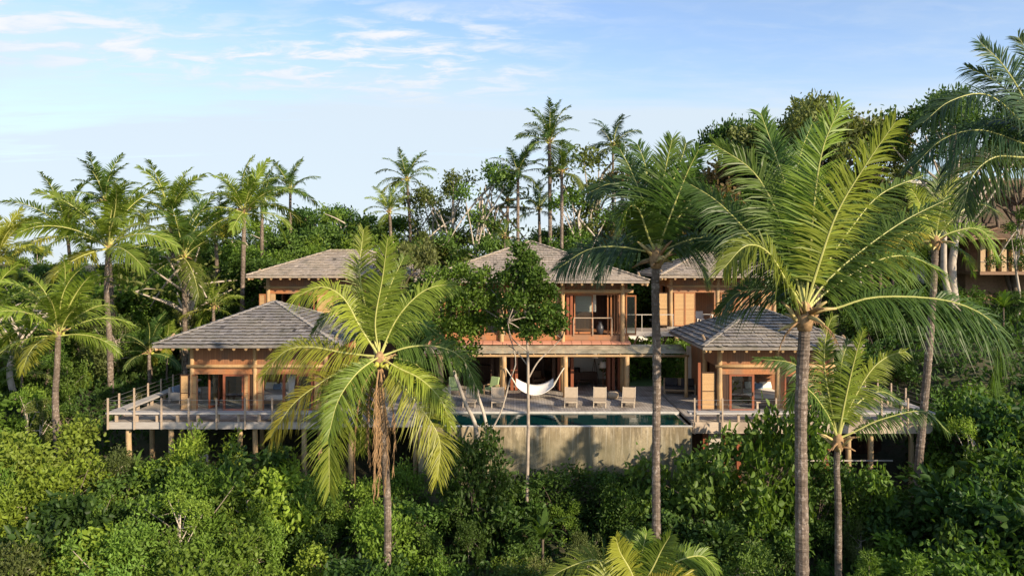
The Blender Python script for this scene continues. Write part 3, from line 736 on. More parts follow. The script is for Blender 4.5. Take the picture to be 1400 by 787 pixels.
sofa('low wooden sofa with dark cushions beside white wall in the breezeway', X(930, 44), 44.2, 1.9, .9, -.2, 'dark_cloth', 'teak')
sofa('dark low sofa inside the ground floor room under the lamps', 4.4, 47.2, 2.0, .9, 3.3, 'brown_cloth', 'dark_wood')
sofa('dark armchair against the white wall inside main house', 4.05, 48.6, .85, .8, -.2, 'dark_cloth', 'dark_wood', 0, 'armchair', 'armchair', 1)
sofa('brown armchair in the dark room behind the hammock', 1.6, 47.0, .85, .8, .3, 'brown_cloth', 'dark_wood', 0, 'armchair', 'armchair', 1)

def pouf(px, d):
    o = MB()
    n = 14; v = []; rs = [.20, .30, .33, .30, .20]; zs = [0, .06, .2, .34, .40]
    for r, z in zip(rs, zs):
        for k in range(n): v.append((r * math.cos(2 * math.pi * k / n), r * math.sin(2 * math.pi * k / n), z))
    f = [(i * n + k, i * n + (k + 1) % n, (i + 1) * n + (k + 1) % n, (i + 1) * n + k) for i in range(4) for k in range(n)] + [tuple(range(4 * n, 5 * n)), tuple(range(n - 1, -1, -1))]
    o.add(v, f); b = o.build('pouf', 'beige_sling', None, loc=(0, 0, 0), smooth=True); b.location = (X(px, d), d, 0); tag(b, 'round beige pouf between the two rightmost loungers', 'pouf')
pouf(838, 42.6)

def floor_lamp(x, d, h, label, tripod):
    t = thing('floor_lamp', label, 'lamp', (x, d, 0))
    if tripod:
        for k in range(3):
            a = 2 * math.pi * k / 3 + .5; MB().tube([(x, d, h - .3), (x + .34 * math.cos(a), d + .34 * math.sin(a), .01)], .018, 6).build('leg', 'lamp_metal', t)
    else:
        MB().tube([(x, d, .0), (x, d, .03)], .17, 14).build('base', 'lamp_metal', t); MB().tube([(x, d, .031), (x, d, h - .3)], .02, 8).build('pole', 'cedar_frame', t)
    MB().tube([(x, d, h - .29), (x, d, h + .05)], [.24, .19], 18).build('lamp_shade', 'white_cloth', t, smooth=False)
floor_lamp(X(813, 47.6), 47.6, 1.95, 'tripod floor lamp with white shade near the interior white wall', True)
floor_lamp(X(824.5, 46.2), 46.2, 1.55, 'shorter floor lamp with wide white shade nearer the terrace', False)

def vase(px, d, z):
    prof = [(.12, 0), (.2, .12), (.25, .32), (.22, .52), (.12, .66), (.10, .74), (.13, .80)]; n = 16; v = []
    for r, h in prof:
        for k in range(n): v.append((r * math.cos(2 * math.pi * k / n), r * math.sin(2 * math.pi * k / n), h))
    f = [(i * n + k, i * n + (k + 1) % n, (i + 1) * n + (k + 1) % n, (i + 1) * n + k) for i in range(len(prof) - 1) for k in range(n)]
    f += [tuple(range(n - 1, -1, -1))]
    o = MB().add(v, f).build('vase', 'dark_ceramic', None, loc=(0, 0, 0), smooth=True); o.location = (X(px, d), d, z); tag(o, 'big dark ceramic jar in the upper doorway of main house', 'vase')
vase(820.5, 45.35, MF)
def pale_panel():  # added slatted panel standing in for the pale patch behind the upper glass
    o = MB()
    n = 12
    for i in range(n): o.box(X(787, 45.8), X(815, 45.8), 45.8 + .01 * (i % 2), 45.83 + .01 * (i % 2), 5.9 - (i + 1) * .092, 5.9 - i * .092 - .004)
    tag(o.build('stand_in_panel', 'cream_cloth', None, loc=(X(800, 46.4), 46.4, 5.9)), 'cream stand-in panel behind the glass in the upper right bay of main house', 'pale_panel')
pale_panel()
def bed(cx, cy, z, w, label, rz=0, bench=True):
    t = thing('bed', label, 'bed', (cx, cy, z))
    def put(mb, nm, m, bv=0):
        o = mb.build(nm, m, None, loc=(0, 0, 0), bevel=bv); o.parent = t; return o
    put(MB().box(-w / 2, w / 2, -1, 1, .12, .34), 'frame', 'teak')
    for x in (-w / 2 + .08, w / 2 - .08):
        for y in (-.9, .9): put(MB().box(x - .05, x + .05, y - .05, y + .05, 0, .118), 'leg', 'teak')
    put(MB().box(-w / 2 + .02, w / 2 - .02, -.98, .95, .342, .60), 'mattress', 'white_cloth', .05)
    put(MB().box(-w / 2, w / 2, 1.0, 1.08, .12, 1.15), 'headboard', 'cedar_siding')
    for x in (-w / 4, w / 4): put(MB().bar((x, .62, .64), (x, .86, .98), w * .4, .16, up=(0, -1, .4)), 'pillow', 'white_cloth', .06)
    put(MB().bar((0, .52, .64), (.0, .70, .92), w * .28, .14, up=(0, -1, .4)), 'cushion', 'blue_cloth', .05)
    t.rotation_euler = (0, 0, rz)
bed(X(1044, 41.3), 41.5, .03, 1.7, 'white bed with blue cushion inside the right pavilion')
bed(X(372, 41), 41.3, .03, 1.6, 'white bed inside the left pavilion behind the bench')
def curtain():
    v = []; n = 30
    for i in range(n + 1):
        x = X(392, 39.6) + i * .5 / n
        for z, k in ((1.9, 1), (1.1, .55), (.1, .9)): v.append((x * k + (1 - k) * X(399, 39.6), 39.6 + .04 * math.sin(i * 1.3), z))
    f = [(i * 3 + j, i * 3 + j + 1, i * 3 + j + 4, i * 3 + j + 3) for i in range(n) for j in range(2)]
    o = MB().add(v, f).build('curtain', 'white_cloth', None, loc=(X(396, 39.6), 39.6, 1.9), smooth=True); s = o.modifiers.new('thick', 'SOLIDIFY'); s.thickness = .01
    tag(o, 'white gathered curtain hanging in the left pavilion', 'curtain')
curtain()
def side_bench():
    t = thing('bench', 'pale wooden bench below the bed in the right pavilion', 'bench', (X(1045, 39.7), 39.7, .02))
    x = X(1045, 39.7)
    MB().box(x - .5, x + .5, 39.5, 39.9, .36, .42).build('seat', 'beige_fascia', t)
    for a in (-.42, .42): MB().box(x + a - .05, x + a + .05, 39.54, 39.86, .02, .358).build('leg', 'beige_fascia', t)
side_bench()
def chair_white(px, d, z, label):
    x = X(px, d); t = thing('chair', label, 'chair', (x, d, z))
    MB().box(x - .25, x + .25, d - .25, d + .25, z + .40, z + .46).build('seat', 'white_cloth', t)
    MB().box(x - .25, x + .25, d + .21, d + .25, z + .462, z + .95).build('backrest', 'white_cloth', t)
    for a in (-.22, .22):
        for b in (-.22, .22): MB().box(x + a - .02, x + a + .02, d + b - .02, d + b + .02, z, z + .398).build('leg', 'white_cloth', t)
chair_white(957, 51.0, UF, 'white chair in the open doorway of the upper right pavilion')
def table(px, d, z, label, m='white_cloth', w=.8, h=.72):
    x = X(px, d); t = thing('table', label, 'table', (x, d, z))
    MB().box(x - w / 2, x + w / 2, d - .35, d + .35, z + h - .04, z + h).build('tabletop', m, t, bevel=.01)
    for a in (-w / 2 + .06, w / 2 - .06):
        for b in (-.29, .29): MB().box(x + a - .03, x + a + .03, d + b - .03, d + b + .03, z, z + h - .042).build('leg', m, t)
table(966, 51.4, UF, 'white side table beside the chair in the upper right pavilion')
table(800, 46.8, 0, 'low dark coffee table inside the ground floor room', 'dark_wood', 1.1, .4)
sofa('blue cushioned daybed on left deck beside the dark shutter', X(248, 41.5), 42.0, 1.6, .9, 1.2, 'blue_cloth', 'grey_fascia', 0, 'daybed', 'daybed')

# ------------------------------------------------------------------ neighbouring house far right
nh = thing('house', 'brown timber neighbouring house with columned veranda at the far right edge', 'house', (42, 63, 7))
box('floor', 'terra', nh, X(1340, 60), 50, 60, 68, 6.75, 7.0)
box('wall', 'terra', nh, X(1330, 62), 50, 63, 68, 3.5, 9.9)
for i, px in enumerate((1345, 1359, 1374, 1388, 1402)): box('column', 'stilt_log', nh, X(px, 60) - .2, X(px, 60) + .2, 60.1, 60.5, 7.02, 9.6)
for px in (1350, 1366, 1381, 1395): box('window', 'dark_wood', nh, X(px, 63) - .42, X(px, 63) + .42, 62.9, 62.98, 7.1, 9.2)
hip_roof(nh, X(1326, 58.8), 52, 58.8, 69, 9.75, 11.0, 43, 47, 63.5, 9, 7, 1.2, (.75, .55, .40))
box('upper_wall', 'brown_bark', nh, 40.2, 50, 64.5, 68, 9.9, 13.6); hip_roof(nh, 38.9, 51, 63.3, 70, 13.5, 15.2, 43, 47, 66.5, 8, 8, 1.5, (.75, .55, .40))
for x in (42, 44.6): box('window', 'dark_wood', nh, x - .5, x + .5, 64.4, 64.48, 11.2, 12.7)
box('railing', 'rail_wood', nh, X(1341, 60), 50, 60.02, 60.08, 7.8, 7.86)
tag(MB().box(X(1237, 66), X(1264, 66), 66, 67, 3, 14.8).box(X(1234, 66), X(1267, 66), 65.8, 67.2, 14.81, 15.1).build('chimney_tower', 'plaster', None, loc=(X(1250, 66), 66, 3)), 'pale plastered tower glimpsed through the branches at upper right', 'tower')

# ------------------------------------------------------------------ vegetation: leaves
def leaf_arrays(rng, base, dirs, Ls, Ws, nbias=.8):
    n = len(base)
    rv = rng.normal(size=(n, 3)); nrm = rv * .75; nrm[:, 2] += nbias * .45; nrm += dirs * .0
    d = dirs / np.linalg.norm(dirs, axis=1, keepdims=True)
    s = np.cross(d, nrm); s /= np.linalg.norm(s, axis=1, keepdims=True) + 1e-6
    nn = np.cross(s, d)
    cv = nn * (Ls * rng.uniform(.0, .25, n))[:, None]; fold = nn * (Ws * .18)[:, None]
    m1 = base + d * (Ls * .30)[:, None]; m2 = base + d * (Ls * .66)[:, None] - cv * .35; w1 = s * (Ws * .47)[:, None]; w2 = s * (Ws * .40)[:, None]
    tip = base + d * Ls[:, None] - cv
    v = np.stack([base, m1 + w1 + fold, m2 + w2 + fold * .8, tip, m2 - w2 + fold * .8, m1 - w1 + fold], 1).reshape(-1, 3)
    i = np.arange(n)[:, None] * 6
    f = np.concatenate([i + np.array([[0, 1, 2]]), i + np.array([[0, 2, 3]]), i + np.array([[0, 3, 4]]), i + np.array([[0, 4, 5]])], 1).reshape(-1, 3)
    return v, f
def tri_mesh(name, v, f, rnd, m='leaf'):
    me = bpy.data.meshes.new(name); me.vertices.add(len(v)); me.vertices.foreach_set('co', v.astype(np.float32).ravel())
    me.loops.add(f.size); me.loops.foreach_set('vertex_index', f.astype(np.int32).ravel())
    me.polygons.add(len(f)); me.polygons.foreach_set('loop_start', np.arange(0, f.size, 3, dtype=np.int32)); me.polygons.foreach_set('loop_total', np.full(len(f), 3, dtype=np.int32))
    me.update(calc_edges=True); a = me.attributes.new('rnd', 'FLOAT', 'FACE'); a.data.foreach_set('value', rnd.astype(np.float32))
    me.materials.append(MATS[m]); return me
def foliage(name, seed, lobes, ntips, per, L, Wd, spread=.25, outw=.7, up=.25, droop=.0, shell_=(.72, 1.05), low=-.45, along=.0):
    """leaf sprays on the uneven skin of several lobes: lobes = [(cx,cy,cz,rx,ry,rz)]"""
    rng = np.random.default_rng(seed); lb = np.array(lobes); w = (lb[:, 3] * lb[:, 4] + lb[:, 4] * lb[:, 5]); w = w / w.sum()
    k = rng.choice(len(lb), ntips, p=w); u = rng.normal(size=(ntips, 3)); u /= np.linalg.norm(u, axis=1, keepdims=True)
    u[:, 2] = np.where(u[:, 2] < low, -u[:, 2], u[:, 2])
    r = rng.uniform(shell_[0], shell_[1], ntips); tip = lb[k, :3] + u * lb[k, 3:6] * r[:, None]
    tdir = u * outw + rng.normal(size=(ntips, 3)) * .25; tdir[:, 2] += up
    tdir /= np.linalg.norm(tdir, axis=1, keepdims=True)
    n = ntips * per; t = np.repeat(np.arange(ntips), per)
    al = rng.uniform(-1, .6, n)[:, None] * spread * (1 + along)
    base = tip[t] + tdir[t] * al + rng.normal(size=(n, 3)) * spread * .42
    dirs = tdir[t] * .55 + rng.normal(size=(n, 3)) * .55; dirs[:, 2] -= droop
    Ls = L * rng.uniform(.6, 1.25, n); Ws = Wd * rng.uniform(.7, 1.2, n)
    v, f = leaf_arrays(rng, base, dirs, Ls, Ws)
    tone = rng.normal(.45, .16, ntips)[t] + rng.normal(0, .12, n)
    return tri_mesh(name, v, f, np.clip(np.repeat(tone, 4), 0, 1)), tip
def rlobes(rng, n, Rr, z0, z1, rmin=.35, rmax=.6, flat_=.8, spread=.65):
    out = []
    for i in range(n):
        a = rng.uniform(0, 6.283); q = Rr * spread * math.sqrt(rng.random()); r = Rr * rng.uniform(rmin, rmax)
        z = rng.uniform(z0 + r * .5, max(z0 + r * .6, z1 - r * .8)); out.append((q * math.cos(a), q * math.sin(a), z, r, r, r * flat_))
    return out
def limb_mesh(name, trunk, lobes, tips, seed, m, r0, nb=10, curve=.25):
    """tapered trunk with limbs reaching into the lobes and twigs to some tips"""
    rng = random.Random(seed); mb = MB(); pts = cr(trunk, 9); n = len(pts)
    mb.tube(pts, [r0 * (1.25 if i == 0 else 1) * (1 - .55 * i / (n - 1)) for i in range(n)], 8)
    if name == 'trunk' and r0 > .25:
        fk = cr([trunk[0], (trunk[0][0] + .9, -.2, 2.2), (1.6, .3, 4.6), (2.2, .2, 7.0)], 9); mb.tube(fk, [r0 * .8 * (1 - .06 * i) for i in range(9)], 8)
    for (x, y, z, a, b, c) in lobes:
        s = pts[rng.randint(int(n * .45), n - 1)]; e = Vector((x, y, z)); mid = s.lerp(e, .5) + Vector((rng.uniform(-1, 1), rng.uniform(-1, 1), rng.uniform(-.2, 1))) * curve * a
        mb.tube(cr([s, mid, e], 6), [r0 * (.45 if r0 < .25 else .32) * (1 - .13 * i) for i in range(6)], 6)
        for k in range(3):
            if len(tips):
                tt = tips[rng.randrange(len(tips))]; q = Vector(tt)
                if (q - e).length < max(a, b) * 1.3: mb.tube([e, e.lerp(q, .5) + Vector((0, 0, .08 * a)), q], [r0 * .2, r0 * .14, r0 * .06], 5)
    return mb.mesh(name, m, smooth=True)

PROTO = {}
def proto(kind, seed):
    """(trunk mesh, foliage mesh, natural height) of one individual of a kind"""
    key = (kind, seed)
    if key in PROTO: return PROTO[key]
    rng = random.Random(hash(kind) % 1000 if False else sum(map(ord, kind)) * 7 + seed); S = seed * 31 + len(kind)
    if kind == 'round_shrub':
        lb = rlobes(rng, 17, 1.6, .2, 3.1, .18, .40, .95, .85); fm, tp = foliage('foliage', S, lb, 330, 11, .185, .098, .30, .7, .35, .05, (.55, 1.2))
        tr = [(0, 0, 0), (.05, 0, .8), (.1, .1, 1.8)]; bm, r0, Hn = 'brown_bark', .05, 3.0
    elif kind == 'feathery_shrub':
        lb = []
        for i in range(13):
            a = rng.uniform(0, 6.28); q = 1.1 * math.sqrt(rng.random()); z = rng.uniform(1.2, 2.7) * (1 - .25 * q); lb.append((q * math.cos(a), q * math.sin(a), z, .38, .38, .75))
        fm, tp = foliage('foliage', S, lb, 360, 12, .17, .062, .30, .35, .75, 0, (.4, 1.05), -.8, .4)
        tr = [(0, 0, 0), (.05, 0, .9), (.1, .1, 2.2)]; bm, r0, Hn = 'bare_bark', .045, 3.3
    elif kind == 'fine_shrub':
        lb = rlobes(rng, 19, 1.5, .2, 3.0, .14, .32, 1.2, .9); fm, tp = foliage('foliage', S, lb, 380, 12, .145, .060, .26, .5, .5, 0, (.5, 1.25))
        tr = [(0, 0, 0), (.05, 0, .9), (-.1, .1, 2.0)]; bm, r0, Hn = 'bare_bark', .05, 2.9
    elif kind == 'large_leaf_bush':
        lb = rlobes(rng, 15, 1.8, .2, 3.0, .20, .40, .85, .85); fm, tp = foliage('foliage', S, lb, 290, 9, .235, .135, .30, .6, .15, .30, (.6, 1.15))
        tr = [(0, 0, 0), (.05, 0, .7), (.1, .1, 1.6)]; bm, r0, Hn = 'brown_bark', .06, 3.0
    elif kind == 'broadleaf_tree':
        lb = rlobes(rng, 22, 2.8, 1.8, 7.4, .15, .34, .8, .85); fm, tp = foliage('foliage', S, lb, 600, 13, .26, .135, .40, .65, .2, .1)
        tr = [(0, 0, 0), (.15, 0, 2), (.1, .2, 4.6), (0, .1, 5.6)]; bm, r0, Hn = 'brown_bark', .16, 7.4
    elif kind == 'slender_tree':
        lb = rlobes(rng, 8, 1.5, 4.4, 8.0, .28, .48, .75, .8); fm, tp = foliage('foliage', S, lb, 250, 12, .25, .13, .32, .6, .35)
        tr = [(0, 0, 0), (.12, 0, 2.4), (-.1, .1, 4.8), (.05, 0, 6.8)]; bm, r0, Hn = 'pale_bark', .12, 8.0
    elif kind == 'airy_tree':
        lb = rlobes(rng, 13, 2.2, 3.8, 9.0, .18, .32, .8, .95); fm, tp = foliage('foliage', S, lb, 300, 11, .21, .10, .34, .6, .3)
        tr = [(0, 0, 0), (.2, 0, 2.2), (-.1, .1, 4.6), (.2, .1, 7.4)]; bm, r0, Hn = 'pale_bark', .15, 9.0
    elif kind == 'umbrella_tree':
        lb = []
        for i in range(22):
            a = rng.uniform(0, 6.28); q = 5.6 * math.sqrt(rng.random()); lb.append((q * math.cos(a), q * math.sin(a), 10.6 - .055 * q * q + rng.uniform(-1.1, .5), rng.uniform(1.0, 1.7), rng.uniform(1.0, 1.7), rng.uniform(.45, .75)))
        fm, tp = foliage('foliage', S, lb, 700, 12, .30, .15, .42, .5, .3)
        tr = [(0, 0, 0), (.3, 0, 2.5), (-.2, .2, 5), (.1, 0, 7.2)]; bm, r0, Hn = ('pale_bark' if seed == 3 else 'brown_bark'), .30, 11.2
    elif kind == 'bare_tree':
        lb = rlobes(rng, 16, 2.4, 2.2, 5.2, .15, .28, .8, 1.0); fm, tp = foliage('foliage', S, lb, 60, 6, .2, .09, .3)
        tr = [(0, 0, 0), (.2, 0, 1.5), (-.1, .1, 3.0), (.2, .1, 4)]; bm, r0, Hn = 'pale_bark', .13, 5.2
    tm = limb_mesh('trunk', tr, lb, tp, S + 5, bm, r0)
    co = np.empty(len(fm.vertices) * 3, dtype=np.float32); fm.vertices.foreach_get('co', co); Hn = float(np.percentile(co[2::3], 98.5))
    PROTO[key] = (tm, fm, Hn); return PROTO[key]

GREENS = {'dark': (.050, .098, .020), 'deep': (.040, .088, .021), 'mid': (.085, .150, .026), 'bright': (.125, .205, .030), 'lime': (.185, .265, .034), 'olive': (.120, .145, .040), 'brown': (.165, .125, .05)}
WORD = {'dark': 'dark green', 'deep': 'deep green', 'mid': 'mid green', 'bright': 'bright green', 'lime': 'yellow green', 'olive': 'olive green', 'brown': 'brownish'}
KINDWORD = {'round_shrub': 'leafy round shrub', 'feathery_shrub': 'upright feathery shrub', 'fine_shrub': 'fine leaved shrub', 'large_leaf_bush': 'broad leaved bush',
            'broadleaf_tree': 'bushy tree', 'slender_tree': 'slender tree', 'airy_tree': 'airy tree', 'umbrella_tree': 'spreading tree', 'bare_tree': 'bare branched tree'}
NAME = {'round_shrub': 'shrub', 'feathery_shrub': 'shrub', 'fine_shrub': 'shrub', 'large_leaf_bush': 'bush', 'broadleaf_tree': 'tree', 'slender_tree': 'tree', 'airy_tree': 'tree', 'umbrella_tree': 'tree', 'bare_tree': 'tree'}
VEG = []
def plant(kind, seed, x, d, top, tone, region, rng, width=1., base=None, label=None, sink=.0):
    """one plant standing on the ground at (x, d), its top at height `top`"""
    tm, fm, Hn = proto(kind, seed); z0 = gz(x, d) - .15 if base is None else base
    h = max(.8, top - z0); s = h / Hn
    w = s * width * rng.uniform(.9, 1.12); w = min(max(w, s * (.75 if width > .7 else .35)), s * 1.7)
    nm = NAME[kind]; t = thing(nm, label or '', 'tree' if nm == 'tree' else 'shrub', (x, d, z0), ('young saplings on the slopes' if label and 'sapling' in label else 'trees on the hillside' if nm == 'tree' else 'shrubs on the slopes around the decks'))
    t.rotation_euler = (rng.uniform(-.06, .06), rng.uniform(-.06, .06), rng.uniform(0, 6.28)); t.scale = (w, w, s)
    link('trunk' if nm == 'tree' else 'stem', tm, t); f = link('crown' if nm == 'tree' else 'foliage', fm, t)
    c = GREENS[tone]; j = rng.uniform(.85, 1.18); f.color = (c[0] * j * rng.uniform(.92, 1.1), c[1] * j, c[2] * j * rng.uniform(.85, 1.15), 1)
    if not label: VEG.append((t, WORD[tone] + ' ' + KINDWORD[kind], region, 700 + x / d * 1000))
    return t
# --- vegetation placement
def skyline(px, tab): return float(np.interp(px, [a for a, b in tab], [b for a, b in tab]))
def slope_shrubs():
    rng = random.Random(11)
    top0 = [(-60, 590), (60, 598), (140, 606), (200, 618), (260, 603), (320, 600), (360, 625), (430, 632), (520, 630), (600, 646), (700, 650), (760, 644), (830, 648), (900, 642), (950, 622), (1000, 632), (1060, 650), (1130, 650), (1190, 648), (1250, 638), (1300, 612), (1360, 575), (1460, 545)]
    rows = [(34.9, 0, 62), (33.2, 34, 66), (31.5, 66, 70), (29.8, 98, 76), (28.1, 128, 82), (26.4, 160, 88), (24.9, 192, 96)]
    for ri, (d, dy, step) in enumerate(rows):
        px = -70 + rng.uniform(0, step)
        while px < 1475:
            y = skyline(px, top0) + dy + rng.uniform(-8 if ri == 0 else -24, 30) - (4 if ri == 0 and px < 460 else 0); dd = d + rng.uniform(-.5, .5); x = X(px, dd)
            left = px < 560; right = px > 1180
            if left: kd, tn = rng.choice([('feathery_shrub', 'lime'), ('feathery_shrub', 'bright'), ('round_shrub', 'mid'), ('fine_shrub', 'olive'), ('fine_shrub', 'bright'), ('round_shrub', 'bright'), ('large_leaf_bush', 'lime'), ('round_shrub', 'lime'), ('large_leaf_bush', 'dark')])
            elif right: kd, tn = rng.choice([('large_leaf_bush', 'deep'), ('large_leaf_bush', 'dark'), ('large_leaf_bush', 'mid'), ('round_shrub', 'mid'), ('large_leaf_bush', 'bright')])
            else: kd, tn = rng.choice([('round_shrub', 'dark'), ('round_shrub', 'mid'), ('large_leaf_bush', 'mid'), ('fine_shrub', 'mid'), ('fine_shrub', 'olive'), ('large_leaf_bush', 'dark'), ('feathery_shrub', 'mid'), ('round_shrub', 'bright')])
            reg = ('along the foot of the left deck' if px < 480 else 'by the left end of the pool wall' if px < 640 else 'against the pool wall' if px < 950 else 'before the right deck' if px < 1200 else 'on the slope right of the deck') if ri < 2 else \
                  ('midway down the left slope' if px < 480 else 'midway below the pool wall' if px < 950 else 'midway down the right slope') if ri < 4 else \
                  ('low on the left slope' if px < 480 else 'low down below the pool wall' if px < 950 else 'low on the right slope')
            if px < 140 and ri < 2: reg = 'left of the left deck'
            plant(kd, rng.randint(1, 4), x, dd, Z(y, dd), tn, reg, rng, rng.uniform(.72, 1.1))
            px += step * rng.uniform(.8, 1.35)
slope_shrubs()
def left_hill():
    rng = random.Random(21)
    for d, y, step in ((38.5, 575, 48), (41, 545, 50), (44, 515, 50), (47.5, 482, 52), (51, 452, 52), (55, 424, 52), (59, 400, 52)):
        px = -60 + rng.uniform(0, 40); lim = min(330, 700 - 22.6 / d * 1000) if d < 50 else 335
        while px < lim:
            kd, tn = rng.choice([('round_shrub', 'bright'), ('round_shrub', 'mid'), ('feathery_shrub', 'bright'), ('large_leaf_bush', 'bright'), ('large_leaf_bush', 'lime'), ('fine_shrub', 'olive'), ('broadleaf_tree', 'bright'), ('broadleaf_tree', 'mid'), ('round_shrub', 'dark'), ('large_leaf_bush', 'dark'), ('airy_tree', 'olive'), ('fine_shrub', 'mid')])
            dd = d + rng.uniform(-1, 1)
            plant(kd, rng.randint(1, 4), X(px, dd), dd, Z(y + rng.uniform(-30, 30), dd), tn, 'left of the left pavilion' if d < 49 else 'behind the left pavilion', rng, rng.uniform(.75, 1.1))
            px += step * rng.uniform(.75, 1.4)
left_hill()
def right_hill():
    rng = random.Random(31)
    for d, y, step in ((37.5, 552, 58), (40, 520, 58), (43, 492, 60), (46, 462, 60), (49.5, 436, 60), (53, 412, 56), (57, 388, 54)):
        px = 1195 + rng.uniform(0, 30) + (25 if d < 44 else -20)
        lo = 700 + 21.8 / d * 1000 if d < 45 else 1130
        px = max(px, lo + rng.uniform(25, 45))
        while px < 1480:
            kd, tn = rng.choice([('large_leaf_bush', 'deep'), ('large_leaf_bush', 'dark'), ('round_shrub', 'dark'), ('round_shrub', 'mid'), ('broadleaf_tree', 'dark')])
            dd = d + rng.uniform(-1, 1)
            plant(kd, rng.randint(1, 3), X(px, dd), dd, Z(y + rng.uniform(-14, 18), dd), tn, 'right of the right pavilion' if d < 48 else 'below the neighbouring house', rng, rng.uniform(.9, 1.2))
            px += step * rng.uniform(.7, 1.3)
right_hill()
def back_trees():
    rng = random.Random(41)
    sky = [(-60, 345), (60, 338), (140, 350), (230, 325), (300, 312), (360, 302), (430, 288), (500, 292), (560, 305), (620, 300), (690, 312), (760, 308), (850, 305), (930, 285), (970, 235), (1010, 215), (1060, 190), (1140, 190), (1220, 200), (1290, 190), (1460, 190)]
    for d, dy, step in ((58.5, 55, 50), (62, 36, 46), (67, 18, 44), (74, 4, 42)):
        px = -70 + rng.uniform(0, 30)
        while px < 1470:
            dd = d + rng.uniform(-1.5, 1.5); y = skyline(px, sky) + dy + rng.uniform(-10, 14)
            if px > 930: y = max(y, 250 + dy * .6) if px > 1230 else max(y, 225 + dy)
            if 1230 < px and d < 66: px += step; continue
            kd, tn = rng.choice([('broadleaf_tree', 'mid'), ('broadleaf_tree', 'dark'), ('broadleaf_tree', 'bright'), ('broadleaf_tree', 'deep'), ('broadleaf_tree', 'olive'), ('slender_tree', 'mid'), ('airy_tree', 'bright'), ('airy_tree', 'olive')])
            reg = 'behind the left pavilion' if px < 340 else 'behind the upper left pavilion' if px < 600 else 'behind the main house' if px < 880 else 'behind the upper right pavilion' if px < 1120 else 'below the tower at upper right'
            plant(kd, rng.randint(1, 4), X(px, dd), dd, Z(y, dd), tn, reg, rng, rng.uniform(.85, 1.15))
            px += step * rng.uniform(.75, 1.3)
    # trees that stand clear against the sky
    for px, y, d, kd, tn, lab in ((612, 238, 66, 'airy_tree', 'olive', 'slender tree with tufted crown on skyline beside the small palms'), (650, 226, 64, 'airy_tree', 'mid', 'slender tree with flat bushy crown left of the clustered tall palms'),
                             (590, 262, 70, 'airy_tree', 'olive', 'thin airy tree on the skyline right of the lone palm'), (672, 250, 68, 'bare_tree', 'olive', 'pale bare branched tree just left of the clustered tall palms'),
                             (815, 205, 66, 'airy_tree', 'olive', 'tall olive airy tree with pale trunk right of the tall palms'), (842, 225, 64, 'airy_tree', 'brown', 'brownish airy tree below the feather palm on the skyline'), (790, 262, 62, 'airy_tree', 'mid', 'slim pale stemmed tree between the tall palms and main roof'),
                             (440, 283, 72, 'airy_tree', 'mid', 'airy tree on the skyline above the upper left roof'), (480, 285, 68, 'airy_tree', 'bright', 'bright airy tree above right end of upper left roof'),
                             (945, 230, 62, 'broadleaf_tree', 'brown', 'brownish tree behind the palm at the footbridge'), (985, 205, 64, 'broadleaf_tree', 'dark', 'dark tree left of the big palm crown')):
        plant(kd, rng.randint(1, 3), X(px, d), d, Z(y, d), tn, '', rng, .9, None, lab)
    plant('bare_tree', 1, X(262, 52), 52, Z(330, 52), 'olive', '', rng, 1.1, None, 'pale bare branched tree left of the upper left pavilion')
    plant('bare_tree', 2, X(22, 46), 46, Z(395, 46), 'olive', '', rng, 1.2, None, 'pale bare branched tree at left edge of the photo')
    # big spreading trees upper right
    for px, y, d, sd, tn, wd, lab in ((1105, 142, 60, 1, 'olive', .8, 'large spreading tree with brownish canopy behind the big palm'), (1190, 158, 64, 2, 'brown', .75, 'brown canopied spreading tree right of the big palm crown'),
                                      (1308, 128, 56, 3, 'dark', .75, 'large spreading tree with pale forked trunk by neighbouring house'), (1390, 175, 62, 1, 'olive', .7, 'spreading tree over the neighbouring house at right edge'), (1035, 165, 66, 2, 'dark', .7, 'spreading tree left of the big palm crown')):
        plant('umbrella_tree', sd, X(px, d), d, Z(y, d), tn, '', rng, wd, None, lab)
    plant('airy_tree', 2, X(1392, 54), 54, Z(285, 54), 'mid', '', rng, .8, None, 'airy tree before the neighbouring house at the right edge')
    plant('broadleaf_tree', 3, X(556, 47.6), 47.6, Z(338, 47.6), 'olive', '', rng, .62, None, 'olive tree between upper left pavilion and main house')
    # hedge closing the breezeway
    for i, (x, d) in enumerate(((7.7, 50.4), (8.8, 50.2), (9.9, 50.5), (10.8, 50.3), (8.3, 52.6), (10.2, 52.8))):
        plant('large_leaf_bush', 1 + i % 3, x, d, 2.6 + .3 * (i % 2), 'bright', 'at the end of the breezeway lawn', rng, 1.)
back_trees()
